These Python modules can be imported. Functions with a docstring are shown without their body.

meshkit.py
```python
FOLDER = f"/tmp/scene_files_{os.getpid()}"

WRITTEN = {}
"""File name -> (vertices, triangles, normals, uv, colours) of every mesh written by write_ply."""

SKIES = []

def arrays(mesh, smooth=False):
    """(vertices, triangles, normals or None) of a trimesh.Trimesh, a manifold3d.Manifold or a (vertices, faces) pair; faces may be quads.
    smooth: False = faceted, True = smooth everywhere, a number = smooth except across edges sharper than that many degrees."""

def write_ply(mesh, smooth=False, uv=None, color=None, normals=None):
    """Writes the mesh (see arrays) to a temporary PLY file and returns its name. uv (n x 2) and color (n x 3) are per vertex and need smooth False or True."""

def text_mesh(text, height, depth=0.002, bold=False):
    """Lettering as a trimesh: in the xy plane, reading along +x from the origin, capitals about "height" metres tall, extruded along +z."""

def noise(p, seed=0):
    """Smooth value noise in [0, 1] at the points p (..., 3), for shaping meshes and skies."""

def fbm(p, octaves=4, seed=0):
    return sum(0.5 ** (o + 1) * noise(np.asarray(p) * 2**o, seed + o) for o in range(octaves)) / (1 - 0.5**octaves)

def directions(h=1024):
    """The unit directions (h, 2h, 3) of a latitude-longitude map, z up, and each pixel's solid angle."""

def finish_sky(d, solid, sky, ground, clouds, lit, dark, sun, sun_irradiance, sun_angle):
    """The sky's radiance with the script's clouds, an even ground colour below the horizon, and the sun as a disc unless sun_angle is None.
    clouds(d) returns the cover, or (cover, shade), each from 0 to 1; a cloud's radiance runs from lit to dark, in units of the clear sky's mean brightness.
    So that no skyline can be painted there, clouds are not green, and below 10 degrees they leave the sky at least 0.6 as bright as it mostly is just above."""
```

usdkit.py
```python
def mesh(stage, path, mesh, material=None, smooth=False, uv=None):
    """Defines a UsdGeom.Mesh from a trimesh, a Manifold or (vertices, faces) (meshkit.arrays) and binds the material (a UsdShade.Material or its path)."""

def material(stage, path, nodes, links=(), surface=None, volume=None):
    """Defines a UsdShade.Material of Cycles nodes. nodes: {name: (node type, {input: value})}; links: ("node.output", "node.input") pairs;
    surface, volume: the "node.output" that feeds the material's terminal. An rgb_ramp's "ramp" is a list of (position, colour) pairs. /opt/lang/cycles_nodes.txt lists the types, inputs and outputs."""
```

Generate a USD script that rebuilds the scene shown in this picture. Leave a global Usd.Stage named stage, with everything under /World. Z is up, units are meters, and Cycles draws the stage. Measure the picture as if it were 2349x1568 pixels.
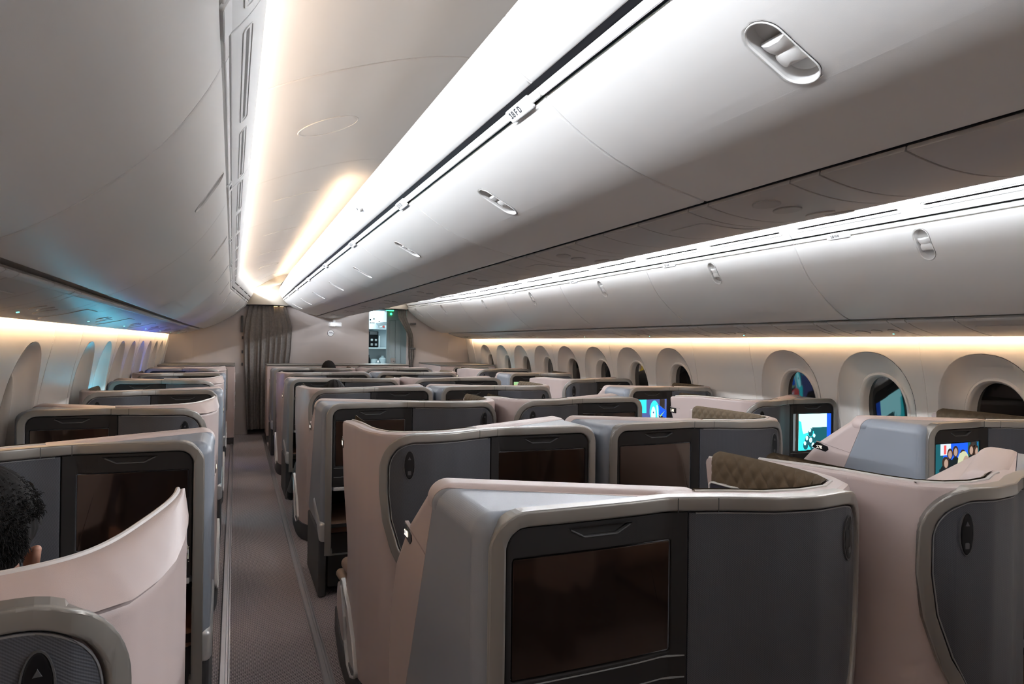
import math
import numpy as np
import shapely
import trimesh
import manifold3d as m3
from shapely.geometry import Polygon, Point, LineString, box as sbox
from shapely import affinity
from scipy.interpolate import CubicSpline
from pxr import Usd, UsdGeom, UsdLux, UsdShade, Gf, Sdf
import usdkit, meshkit

stage = Usd.Stage.CreateInMemory()
UsdGeom.SetStageUpAxis(stage, 'Z')
UsdGeom.SetStageMetersPerUnit(stage, 1.0)
WORLD = UsdGeom.Xform.Define(stage, '/World')
stage.SetDefaultPrim(WORLD.GetPrim())
UsdGeom.Scope.Define(stage, '/World/Looks')

# ------------------------------------------------------------------ camera, light, exposure
EXPOSURE = 1.45
WARM, COOL, WALLW = (1.0, 0.74, 0.50), (0.87, 0.93, 1.0), (1.0, 0.68, 0.40)
P_OUT_WARM, P_OUT_COOL, P_MID_COOL, P_MID_WARM, P_WALL, P_GALLEY = 17.5, 180.0, 88.0, 8.5, 20.0, 2.2
Y0, Y1, YT = -1.6, 12.45, 9.2           # cabin ends, start of the narrowing nose section
YAW, PITCH, ROLL = math.radians(22.27), math.radians(0.16), math.radians(0.76)
CAMPOS = np.array([-1.60, 0.0, 1.60])
fw = np.array([math.sin(YAW) * math.cos(PITCH), math.cos(YAW) * math.cos(PITCH), math.sin(PITCH)])
rt0 = np.array([math.cos(YAW), -math.sin(YAW), 0.0])
up0 = np.cross(rt0, fw)
RT = math.cos(ROLL) * rt0 + math.sin(ROLL) * up0
UP = -math.sin(ROLL) * rt0 + math.cos(ROLL) * up0
cam = UsdGeom.Camera.Define(stage, '/World/Camera')
cam.CreateFocalLengthAttr(24.0)
cam.CreateHorizontalApertureAttr(36.0)
cam.CreateVerticalApertureAttr(36.0 * 1568 / 2349)
cam.CreateClippingRangeAttr(Gf.Vec2f(0.02, 100))
cam.CreateFStopAttr(0.0)
cam.CreateExposureAttr(EXPOSURE)
cam.AddTransformOp().Set(Gf.Matrix4d(*RT, 0, *UP, 0, *(-fw), 0, *CAMPOS, 1))


def strip_light(name, a, b, direction, width, color, power):
    """A long thin LED strip from a to b, shining along direction=(dx, dz) in the cross-section."""
    a, b = np.array(a, float), np.array(b, float)
    y = (b - a) / np.linalg.norm(b - a)
    d = np.array([direction[0], 0, direction[1]], float); d -= y * (d @ y); d /= np.linalg.norm(d)
    z = -d; x = np.cross(y, z)
    L = UsdLux.RectLight.Define(stage, '/World/' + name)
    L.CreateWidthAttr(width); L.CreateHeightAttr(float(np.linalg.norm(b - a)))
    L.CreateColorAttr(Gf.Vec3f(*color)); L.CreateIntensityAttr(power)
    m = (a + b) / 2
    L.AddTransformOp().Set(Gf.Matrix4d(*x, 0, *y, 0, *z, 0, *m, 1))
    return L


for nm, s in (('left', -1), ('right', 1)):
    strip_light(f'cove_warm_{nm}', (s * 1.625, Y0 + .1, 2.375), (s * 1.625, 9.2, 2.375), (-s * 1, .25), .03, WARM, P_OUT_WARM)
    strip_light(f'cove_warm_end_{nm}', (s * 1.625, 9.2, 2.375), (s * 1.39, 12.2, 2.375), (-s * 1, .25), .03, WARM, P_OUT_WARM)
    strip_light(f'cove_cool_{nm}', (s * 1.572, Y0 + .1, 2.434), (s * 1.572, 9.2, 2.434), (-s * 1, -2.0), .016, COOL, P_OUT_COOL)
    strip_light(f'cove_cool_end_{nm}', (s * 1.572, 9.2, 2.434), (s * 1.34, 12.2, 2.434), (-s * 1, -2.0), .016, COOL, P_OUT_COOL)
    strip_light(f'centre_cool_{nm}', (s * .80, Y0 + .1, 2.585), (s * .80, 12.2, 2.585), (s * .12, -1), .025, COOL, P_MID_COOL * (.35 if s < 0 else 3.6))
    strip_light(f'centre_warm_{nm}', (s * .81, 4.7, 2.535), (s * .81, 12.2, 2.535), (s * .8, 1), .04, WARM, P_MID_WARM)
    strip_light(f'wall_wash_{nm}', (s * 2.41, Y0 + .1, 1.765), (s * 2.41, 12.1, 1.765), (s * .75, -1), .05, WALLW, P_WALL)
gl = UsdLux.RectLight.Define(stage, '/World/galley_light')
gl.CreateWidthAttr(0.9); gl.CreateHeightAttr(2.2); gl.CreateColorAttr(Gf.Vec3f(.72, .93, 1.0)); gl.CreateIntensityAttr(P_GALLEY)
gl.AddTranslateOp().Set((1.1, 14.6, 2.3))

# ------------------------------------------------------------------ helpers
COUNT = {}


def child_path(parent, name):
    key = (parent, name)
    n = COUNT.get(key, 0); COUNT[key] = n + 1
    return f'{parent}/{name}' if n == 0 else f'{parent}/{name}_{n:03d}'


def data(prim, label=None, cat=None, group=None, kind=None):
    for k, v in (('label', label), ('category', cat), ('group', group), ('kind', kind)):
        if v:
            prim.SetCustomDataByKey(k, v)
    return prim


def thing(name, label=None, cat=None, loc=(0, 0, 0), rotz=0, group=None, kind=None, parent='/World'):
    x = UsdGeom.Xform.Define(stage, child_path(parent, name))
    x.AddTranslateOp().Set(Gf.Vec3d(*map(float, loc)))
    if rotz:
        x.AddRotateZOp().Set(float(rotz))
    return str(data(x.GetPrim(), label, cat, group, kind).GetPath())


def obj(name, mesh, mat, parent='/World', label=None, cat=None, group=None, kind=None, smooth=32):
    path = child_path(parent, name)
    m = usdkit.mesh(stage, path, mesh, '/World/Looks/' + mat, smooth=smooth)
    data(m.GetPrim(), label, cat, group, kind)
    return path


def lin(*c):
    c = np.array(c, float) / 255
    return tuple(np.where(c <= .04045, c / 12.92, ((c + .055) / 1.055) ** 2.4))


def mat(name, color, rough=.5, metal=0, spec=.5, bump=None, mottle=0, coat=0, emit=None):
    """Plain principled look. bump=(scale, strength): fine grain; mottle: slow tone variation."""
    n = {'p': ('principled_bsdf', {'base_color': color, 'roughness': rough, 'metallic': metal, 'specular_ior_level': spec, 'coat_weight': coat})}
    l = []
    if emit:
        n['p'][1].update(emission_color=emit[0], emission_strength=emit[1])
    if bump or mottle:
        n['g'] = ('geometry', {})
    if mottle:
        n['mn'] = ('noise_texture', {'scale': 3.0, 'detail': 4.0})
        n['mr'] = ('rgb_ramp', {'ramp': [(.3, tuple(x * (1 - mottle) for x in color)), (.7, tuple(min(1, x * (1 + mottle)) for x in color))]})
        l += [('g.position', 'mn.vector'), ('mn.fac', 'mr.fac'), ('mr.color', 'p.base_color')]
    if bump:
        n['bn'] = ('noise_texture', {'scale': bump[0], 'detail': 2.0})
        n['b'] = ('bump', {'strength': bump[1], 'distance': .001})
        l += [('g.position', 'bn.vector'), ('bn.fac', 'b.height'), ('b.normal', 'p.normal')]
    return usdkit.material(stage, '/World/Looks/' + name, n, l, surface='p.BSDF')


def emit(name, color, strength):
    return usdkit.material(stage, '/World/Looks/' + name, {'e': ('emission', {'color': color, 'strength': strength})}, surface='e.emission')


mat('taupe_shell', (.45, .365, .345), .42, bump=(900, .25))
mat('piping_grey', (.50, .46, .44), .5)
mat('taupe_dark', (.30, .24, .225), .45)
mat('bronze_frame', (.30, .285, .265), .38, metal=.7)
mat('blue_grey', (.215, .235, .27), .40, bump=(900, .2))
mat('bezel_black', (.012, .0105, .0105), .62, spec=.3, bump=(1200, .3))
usdkit.material(stage, '/World/Looks/screen_dark', {'p': ('principled_bsdf', {'base_color': (.013, .0085, .0068), 'roughness': .07, 'specular_ior_level': 1.0, 'specular_tint': (1.0, .78, .66)})}, surface='p.BSDF')
mat('gloss_black', (.005, .005, .006), .3, spec=.3)
mat('soft_black', (.012, .011, .011), .7)
mat('dark_grey', (.055, .055, .058), .55)
mat('mid_grey', (.20, .20, .205), .5)
mat('pale_metal', (.62, .62, .62), .3, metal=.55)
mat('rail_metal', (.50, .50, .54), .28, metal=.9)
mat('leather_brown', (.205, .115, .075), .45, bump=(300, .5))
mat('leather_tan', (.30, .20, .14), .45, bump=(300, .5))
mat('quilt_brown', (.105, .072, .040), .8, bump=(600, .5))
mat('pocket_navy', (.03, .03, .055), .6)
mat('bin_white', (.79, .78, .765), .42, bump=(700, .12))
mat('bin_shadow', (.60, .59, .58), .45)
mat('ceiling_white', (.77, .715, .66), .55)
mat('service_grey', (.52, .49, .47), .42)
mat('service_dark', (.42, .395, .375), .35)
mat('sidewall', (.80, .75, .70), .5, bump=(500, .1))
mat('recess_white', (.77, .725, .68), .5)
mat('bulkhead', (.50, .45, .43), .5, bump=(500, .15))
mat('cream', (.78, .71, .60), .5)
mat('gap_black', (.012, .012, .02), .6)
mat('paint_white', (.8, .8, .8), .4)
mat('window_dark', (.012, .011, .011), .05, spec=1.0, coat=.6)
mat('galley_grey', (.42, .50, .52), .35)
mat('galley_white', (.75, .82, .85), .4)
mat('steel', (.6, .62, .63), .3, metal=.9)
mat('print_grey', (.035, .037, .045), .6)
mat('hair_black', (.010, .008, .0075), .75, spec=.2)
mat('hair_brown', (.05, .028, .02), .5)
mat('skin', (.52, .27, .19), .5)
mat('cloth_navy', (.03, .035, .06), .8, bump=(400, .5))
mat('cloth_grey', (.10, .10, .10), .8, bump=(400, .5))
mat('yellow_paint', (.8, .6, .1), .5)
mat('red_paint', (.6, .08, .06), .5)
emit('sign_light', (1, .86, .62), .8)
emit('lamp_white', (1, .96, .88), 1.6)
emit('lamp_warm', (1, .62, .25), 1.6)
emit('lamp_green', (.05, 1, .25), 1.2)
emit('lamp_teal', (.3, 1, .85), .6)
emit('galley_lamp', (.8, .97, 1), 1.5)
for nm, c, s in (('tv_blue', (.02, .13, .95), 0.405), ('tv_navy', (.03, .07, .22), 0.36), ('tv_teal', (.02, .14, .17), 0.36), ('tv_cyan', (.03, .55, .62), 0.81),
                 ('tv_sky', (.38, .92, 1), 0.855), ('tv_white', (.75, .85, 1), 0.405), ('tv_skin', (.62, .42, .33), 0.315), ('tv_hair', (.10, .06, .045), 0.225),
                 ('tv_blond', (.72, .74, .48), 0.36), ('tv_pink', (.42, .18, .30), 0.315), ('tv_red', (.9, .12, .12), 0.405), ('tv_seat', (.05, .10, .42), 0.405),
                 ('tv_gold', (.85, .55, .06), 0.45), ('tv_dark', (.02, .03, .035), 0.27), ('tv_grey', (.22, .26, .27), 0.315), ('tv_glow_cyan', (.10, .70, 1), 6), ('tv_glow_blue', (.08, .20, 1), 10),
                 ('tv_slate', (.10, .13, .35), 0.405), ('tv_green', (.35, .62, .30), 0.405)):
    emit(nm, c, s)


def sine_node(n, l, src, freq, name):
    n[name + 'm'] = ('math', {'math_type': 'multiply', 'value2': freq})
    n[name] = ('math', {'math_type': 'sine'})
    l += [(src, name + 'm.value1'), (name + 'm.value', name + '.value1')]


def carpet():
    n = {'g': ('geometry', {}), 'x': ('separate_xyz', {}), 'p': ('principled_bsdf', {'roughness': .95, 'specular_ior_level': .15})}
    l = [('g.position', 'x.vector')]
    k = 2 * math.pi
    sine_node(n, l, 'x.x', k / .0185, 'sx'); sine_node(n, l, 'x.y', k / .0150, 'sy'); sine_node(n, l, 'x.x', k / .0370, 'st'); sine_node(n, l, 'x.x', k / .0092, 'sf')
    n['prod'] = ('math', {'math_type': 'multiply'}); l += [('sx.value', 'prod.value1'), ('sy.value', 'prod.value2')]
    n['stm'] = ('math', {'math_type': 'multiply_add', 'value2': .32, 'value3': 0.}); l += [('st.value', 'stm.value1')]
    n['sum'] = ('math', {'math_type': 'add'}); l += [('prod.value', 'sum.value1'), ('stm.value', 'sum.value2')]
    n['sm2'] = ('math', {'math_type': 'multiply_add', 'value2': .2}); l += [('sf.value', 'sm2.value1'), ('sum.value', 'sm2.value3')]
    n['nz'] = ('noise_texture', {'scale': 260., 'detail': 2.}); l += [('g.position', 'nz.vector')]
    n['sum2'] = ('math', {'math_type': 'add'}); l += [('sm2.value', 'sum2.value1'), ('nz.fac', 'sum2.value2')]
    n['mr'] = ('map_range', {'from_min': -.6, 'from_max': 1.7}); l += [('sum2.value', 'mr.value')]
    n['r'] = ('rgb_ramp', {'ramp': [(0, lin(70, 64, 69)), (.42, lin(110, 103, 108)), (.70, lin(162, 153, 156)), (1, lin(222, 213, 210))]})
    l += [('mr.result', 'r.fac'), ('r.color', 'p.base_color')]
    n['b'] = ('bump', {'strength': .5, 'distance': .002}); l += [('mr.result', 'b.height'), ('b.normal', 'p.normal')]
    usdkit.material(stage, '/World/Looks/carpet', n, l, surface='p.BSDF')


def weave():
    """Charcoal-blue fabric of fine diagonal ribs."""
    n = {'g': ('geometry', {}), 'x': ('separate_xyz', {}), 'p': ('principled_bsdf', {'roughness': .5, 'specular_ior_level': .45})}
    l = [('g.position', 'x.vector')]
    n['m1'] = ('math', {'math_type': 'multiply', 'value2': 1.25}); l += [('x.z', 'm1.value1')]
    n['a'] = ('math', {'math_type': 'add'}); l += [('x.x', 'a.value1'), ('m1.value', 'a.value2')]
    sine_node(n, l, 'a.value', 2 * math.pi / .0062, 's')
    sine_node(n, l, 'x.x', 2 * math.pi / .0030, 's2')
    n['q'] = ('math', {'math_type': 'multiply_add', 'value2': .25}); l += [('s2.value', 'q.value1'), ('s.value', 'q.value3')]
    n['r'] = ('map_range', {'from_min': -1.2, 'from_max': 1.2}); l += [('q.value', 'r.value')]
    n['c'] = ('rgb_ramp', {'ramp': [(0, (.036, .038, .045)), (1, (.070, .074, .088))]}); l += [('r.result', 'c.fac'), ('c.color', 'p.base_color')]
    n['b'] = ('bump', {'strength': .25, 'distance': .001}); l += [('r.result', 'b.height'), ('b.normal', 'p.normal')]
    usdkit.material(stage, '/World/Looks/panel_weave', n, l, surface='p.BSDF')


def cloth():
    n = {'g': ('geometry', {}), 'p': ('principled_bsdf', {'roughness': .85, 'specular_ior_level': .2})}
    l = []
    n['nz'] = ('noise_texture', {'scale': 30., 'detail': 5.}); l += [('g.position', 'nz.vector')]
    n['c'] = ('rgb_ramp', {'ramp': [(.3, (.165, .150, .137)), (.7, (.215, .195, .18))]}); l += [('nz.fac', 'c.fac'), ('c.color', 'p.base_color')]
    usdkit.material(stage, '/World/Looks/curtain_cloth', n, l, surface='p.BSDF')


carpet(); weave(); cloth()


# ------------------------------------------------------------------ geometry helpers
class Curve:
    """A smooth plane curve through points; pos(s), nrm(s) by arclength. The normal is (ty, -tx)."""

    def __init__(self, pts, smooth=True, n=400):
        p = np.array(pts, float)
        if smooth:
            d = np.r_[0, np.cumsum(np.linalg.norm(np.diff(p, axis=0), axis=1) ** .5)]
            q = CubicSpline(d, p)(np.linspace(0, d[-1], n))
        else:
            q = p
        self.q = q
        self.s = np.r_[0, np.cumsum(np.linalg.norm(np.diff(q, axis=0), axis=1))]
        self.L = self.s[-1]
        t = np.gradient(q, self.s, axis=0)
        self.t = t / np.linalg.norm(t, axis=1, keepdims=True)

    def pos(self, s):
        e0, e1 = np.minimum(s, 0), np.maximum(np.asarray(s) - self.L, 0)
        p = np.stack([np.interp(s, self.s, self.q[:, k]) for k in (0, 1)], -1)
        return p + e0[..., None] * self.t[0] + e1[..., None] * self.t[-1]

    def nrm(self, s):
        t = np.stack([np.interp(s, self.s, self.t[:, k]) for k in (0, 1)], -1)
        t /= np.linalg.norm(t, axis=-1, keepdims=True)
        return np.stack([t[..., 1], -t[..., 0]], -1)

    def at(self, k, value):
        """arclength where coordinate k first reaches value"""
        i = int(np.argmin(np.abs(self.q[:, k] - value)))
        return self.s[i]


def wallmap(c, taper=None):
    """(t, z, d): c in plan (x, y), extruded along z."""
    def f(t, z, d):
        p = c.pos(t) + c.nrm(t) * d[..., None]
        return np.stack([p[..., 0], p[..., 1], z], -1)
    return f


def cabinmap(c, taper=True):
    """(y, s, d): c in the cross-section (x, z), extruded along the cabin."""
    def f(y, s, d):
        p = c.pos(s); n = c.nrm(s)
        # normal of y x s = (sz, -sx)
        q = p + n * d[..., None]
        x, z = q[..., 0], q[..., 1]
        if taper:
            w = np.clip((z - 1.68) / .5, 0, 1) * np.clip((np.abs(x) - .8) / .6, 0, 1)
            x = x - np.sign(x) * .27 * np.clip((y - YT) / 3.3, 0, 1.1) * w
        return np.stack([x, y, z], -1)
    return f


def rect(x0, y0, x1, y1, r=0.0, seg=6):
    if r <= 0:
        return sbox(x0, y0, x1, y1)
    return sbox(x0 + r, y0 + r, x1 - r, y1 - r).buffer(r, quad_segs=seg)


def oval(cx, cy, a, b, n=2.0, k=56):
    th = np.linspace(0, 2 * np.pi, k, endpoint=False)
    c, s = np.cos(th), np.sin(th)
    return np.stack([cx + a * np.sign(c) * np.abs(c) ** (2 / n), cy + b * np.sign(s) * np.abs(s) ** (2 / n)], -1)


def stadium(cx, cy, a, b, vertical=True):
    """rounded slot of half-sizes a (across) and b (along)"""
    l = LineString([(cx, cy - (b - a)), (cx, cy + (b - a))]) if vertical else LineString([(cx - (b - a), cy), (cx + (b - a), cy)])
    return l.buffer(a, quad_segs=8)


def polys(g):
    if g.is_empty:
        return []
    if g.geom_type == 'Polygon':
        return [g] if g.area > 1e-10 else []
    return [p for h in g.geoms for p in polys(h)] if hasattr(g, 'geoms') else []


def plate(poly, fmap, d0, d1, bev=.004, axis=0, step=.04, back=False, flip=False):
    """A slab over poly laid on a mapped surface: face at depth d1, rounded edge of radius bev, sides down to d0."""
    V, F = [], []
    nv = 0
    b = poly.bounds
    lo, hi = b[axis], b[axis + 2]
    k = max(1, int(math.ceil((hi - lo) / step)))
    cuts = np.linspace(lo - 1e-6, hi + 1e-6, k + 1)
    o = 1 - axis
    bevs = [0, .3 * bev, bev] if bev > 0 else [0]
    bnd = poly.boundary
    rings = [poly.buffer(-x, join_style='mitre') if x else poly for x in bevs]

    def depth(P):
        if bev <= 0:
            return np.full(len(P), d1)
        dist = shapely.distance(shapely.points(P), bnd)
        q = 1 - np.clip(dist / bev, 0, 1)
        return d1 - bev + bev * np.sqrt(np.maximum(0, 1 - q * q))

    def tri(g, dep, rev):
        nonlocal nv
        for i in range(k):
            c = [0, 0, 0, 0]
            c[axis], c[axis + 2] = cuts[i], cuts[i + 1]
            c[o], c[o + 2] = b[o] - 1, b[o + 2] + 1
            cells = [c]
            if axis == 1 and b[0] < YT < b[2]:
                cells = [[x0, c[1], x1, c[3]] for x0, x1 in zip([b[0] - 1, YT, 10.3, 11.4], [YT, 10.3, 11.4, b[2] + 1])]
            for p in [p for cc in cells for p in polys(shapely.intersection(g, sbox(*cc)))]:
                try:
                    v, f = trimesh.creation.triangulate_polygon(p, engine='earcut')
                except Exception:
                    continue
                v = np.asarray(v)[:, :2]; f = np.asarray(f)
                if not len(f):
                    continue
                a, bb, cc = v[f[:, 0]], v[f[:, 1]], v[f[:, 2]]
                area = (bb[:, 0] - a[:, 0]) * (cc[:, 1] - a[:, 1]) - (bb[:, 1] - a[:, 1]) * (cc[:, 0] - a[:, 0])
                f = np.where((area < 0)[:, None], f[:, ::-1], f)
                if rev:
                    f = f[:, ::-1]
                V.append(fmap(v[:, 0], v[:, 1], dep(v))); F.append(f + nv); nv += len(v)

    for i in range(len(rings) - 1):
        tri(rings[i].difference(rings[i + 1]), depth, False)
    tri(rings[-1], depth, False)
    if back:
        tri(poly, lambda P: np.full(len(P), d0), True)
    for p in polys(poly):
        for ring, sign in [(p.exterior, 1)] + [(r, 1) for r in p.interiors]:
            ring = shapely.segmentize(ring, step)
            c = np.array(ring.coords)[:-1]
            ccw = shapely.is_ccw(ring)
            want = ring_is_ext = (ring is not None and sign == 1)
            n = len(c)
            top = fmap(c[:, 0], c[:, 1], np.full(n, d1 - bev)); bot = fmap(c[:, 0], c[:, 1], np.full(n, d0))
            V.append(top); V.append(bot)
            i = np.arange(n); j = (i + 1) % n
            quad = np.vstack([np.stack([nv + i, nv + n + i, nv + n + j], 1), np.stack([nv + i, nv + n + j, nv + j], 1)])
            outer = np.allclose(c[0], np.array(p.exterior.coords)[0]) and ring.length >= p.exterior.length - 1e-6
            if ccw != outer:
                quad = quad[:, ::-1]
            F.append(quad); nv += 2 * n
    v, f = np.vstack(V), np.vstack(F)
    if flip:
        f = f[:, ::-1]
    return weld(v, f)


def weld(v, f):
    m = trimesh.Trimesh(v, f, process=False)
    m.merge_vertices(digits_vertex=5)
    m.update_faces(m.nondegenerate_faces())
    m.remove_unreferenced_vertices()
    return m


def loft(rings, closed=True, caps=(False, False), flip=False):
    """Skin through equal-length rings of 3-D points."""
    R = np.array(rings, float); a, n = R.shape[:2]
    i, j = np.meshgrid(np.arange(a - 1), np.arange(n if closed else n - 1), indexing='ij')
    i, j = i.ravel(), j.ravel(); k = (j + 1) % n
    q = np.stack([i * n + j, i * n + k, (i + 1) * n + k, (i + 1) * n + j], 1)
    f = np.vstack([q[:, [0, 1, 2]], q[:, [0, 2, 3]]])
    v = R.reshape(-1, 3)
    for on, r, rev in ((caps[0], 0, True), (caps[1], a - 1, False)):
        if on:
            c = len(v); v = np.vstack([v, R[r].mean(0)])
            g = np.stack([r * n + np.arange(n), r * n + (np.arange(n) + 1) % n, np.full(n, c)], 1)
            f = np.vstack([f, g[:, ::-1] if rev else g])
    return trimesh.Trimesh(v, f[:, ::-1] if flip else f, process=False)


def rbox(x0, y0, z0, x1, y1, z1, r=.01, seg=3):
    r = min(r, (x1 - x0) / 2.001, (y1 - y0) / 2.001, (z1 - z0) / 2.001)
    return hull([(x, y, z) for x in (x0 + r, x1 - r) for y in (y0 + r, y1 - r) for z in (z0 + r, z1 - r)], r, seg)


def hull(points, r, seg=4):
    s = m3.Manifold.sphere(r, seg * 4)
    return to_tm(m3.Manifold.batch_hull([s.translate(tuple(map(float, p))) for p in points]))


def hullm(points, r, seg=4):
    s = m3.Manifold.sphere(r, seg * 4)
    return m3.Manifold.batch_hull([s.translate(tuple(map(float, p))) for p in points])


def to_tm(m):
    k = m.to_mesh()
    return trimesh.Trimesh(np.array(k.vert_properties[:, :3]), np.array(k.tri_verts), process=False)


def cat(*ms):
    return trimesh.util.concatenate([m for m in ms])


def mirror(m, w):
    v = np.array(m.vertices); v[:, 0] = w - v[:, 0]
    return trimesh.Trimesh(v, np.array(m.faces)[:, ::-1], process=False)


def moved(m, t=(0, 0, 0), R=None):
    m = m.copy()
    if R is not None:
        T = np.eye(4); T[:3, :3] = R; m.apply_transform(T)
    m.apply_translation(t); return m


def tube(path, r, sides=10):
    p = np.array(path, float); t = np.gradient(p, axis=0); t /= np.linalg.norm(t, axis=1, keepdims=True)
    ref = np.array([0, 0, 1.0]) if abs(t[:, 2]).max() < .9 else np.array([1.0, 0, 0])
    a = np.cross(t, ref); a /= np.linalg.norm(a, axis=1, keepdims=True); b = np.cross(t, a)
    th = np.linspace(0, 2 * np.pi, sides, endpoint=False)
    r = np.broadcast_to(r, (len(p),))
    R = p[:, None] + r[:, None, None] * (np.cos(th)[None, :, None] * a[:, None] + np.sin(th)[None, :, None] * b[:, None])
    return loft(R, caps=(True, True), flip=False)


# ================================================================== LARGE STRUCTURE
obj('floor', rbox(-2.9, Y0 - .1, -.06, 2.9, 17.2, 0, .005), 'carpet', kind='structure', label='dark grey carpet with a small woven dot pattern along the aisle')

# cross-section curves (right side / left-facing); x is mirrored for the other side
C_WALL = Curve([(2.545, 1.80), (2.552, 1.70), (2.575, 1.56), (2.612, 1.40), (2.648, 1.2), (2.668, 1.0), (2.672, .8), (2.655, .5), (2.60, .2), (2.54, -.02)])
C_DOOR = Curve([(1.628, 2.238), (1.650, 2.190), (1.678, 2.141), (1.748, 2.040), (1.843, 1.947), (1.938, 1.871), (2.035, 1.812), (2.110, 1.783)])
C_PSU = Curve([(2.132, 1.776), (2.188, 1.747), (2.313, 1.710), (2.43, 1.687), (2.468, 1.680)])
C_VENT = Curve([(1.535, 2.412), (1.548, 2.365), (1.585, 2.305), (1.612, 2.272)])
C_TRIM = Curve([(1.617, 2.262), (1.627, 2.242)])
C_MPANEL = Curve([(-0.8515, 2.5208), (-0.8946, 2.5176), (-0.9236, 2.4939), (-0.9344, 2.4551), (-0.9312, 2.4250), (-0.9118, 2.3884), (-0.8784, 2.3507), (-0.8375, 2.3237)])
C_MTRIM = Curve([(-0.8246, 2.3130), (-0.8052, 2.2936)])
C_MDOOR = Curve([(-0.8009, 2.2893), (-0.7427, 2.2430), (-0.6576, 2.1880), (-0.5101, 2.1180), (-0.3701, 2.0780), (-0.2380, 2.0455)])
C_MPSU = Curve([(x, 2.010 + .554 * x * x) for x in np.linspace(-.226, .226, 9)])
C_CEIL = Curve([(-1.76, 2.36), (-1.68, 2.395), (-1.53, 2.48), (-1.37, 2.558), (-1.21, 2.62), (-1.05, 2.675), (-.87, 2.722), (-.70, 2.745), (-.50, 2.75)])


def side(m, s):
    """s=+1 as built (right), s=-1 mirrored in x"""
    return m if s > 0 else mirror(m, 0.0)


PW = .797                                   # window pitch
YWIN = lambda i: 11.50 - PW * i             # window i, counted from the front bulkhead
NWIN = {1: [i for i in range(0, 17) if i != 8], -1: [i for i in range(0, 17) if i != 8]}
WZ = 1.175                                  # recess centre height
wm = cabinmap(C_WALL, False)


def wall_s(z):
    return np.interp(-np.asarray(z), -C_WALL.q[:, 1], C_WALL.s)


def win_ring(yc, a, b, zc, d, n=2.25, k=56):
    o = oval(yc, zc, a, b, n, k)
    return wm(o[:, 0], wall_s(o[:, 1]), np.full(k, d))


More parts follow.
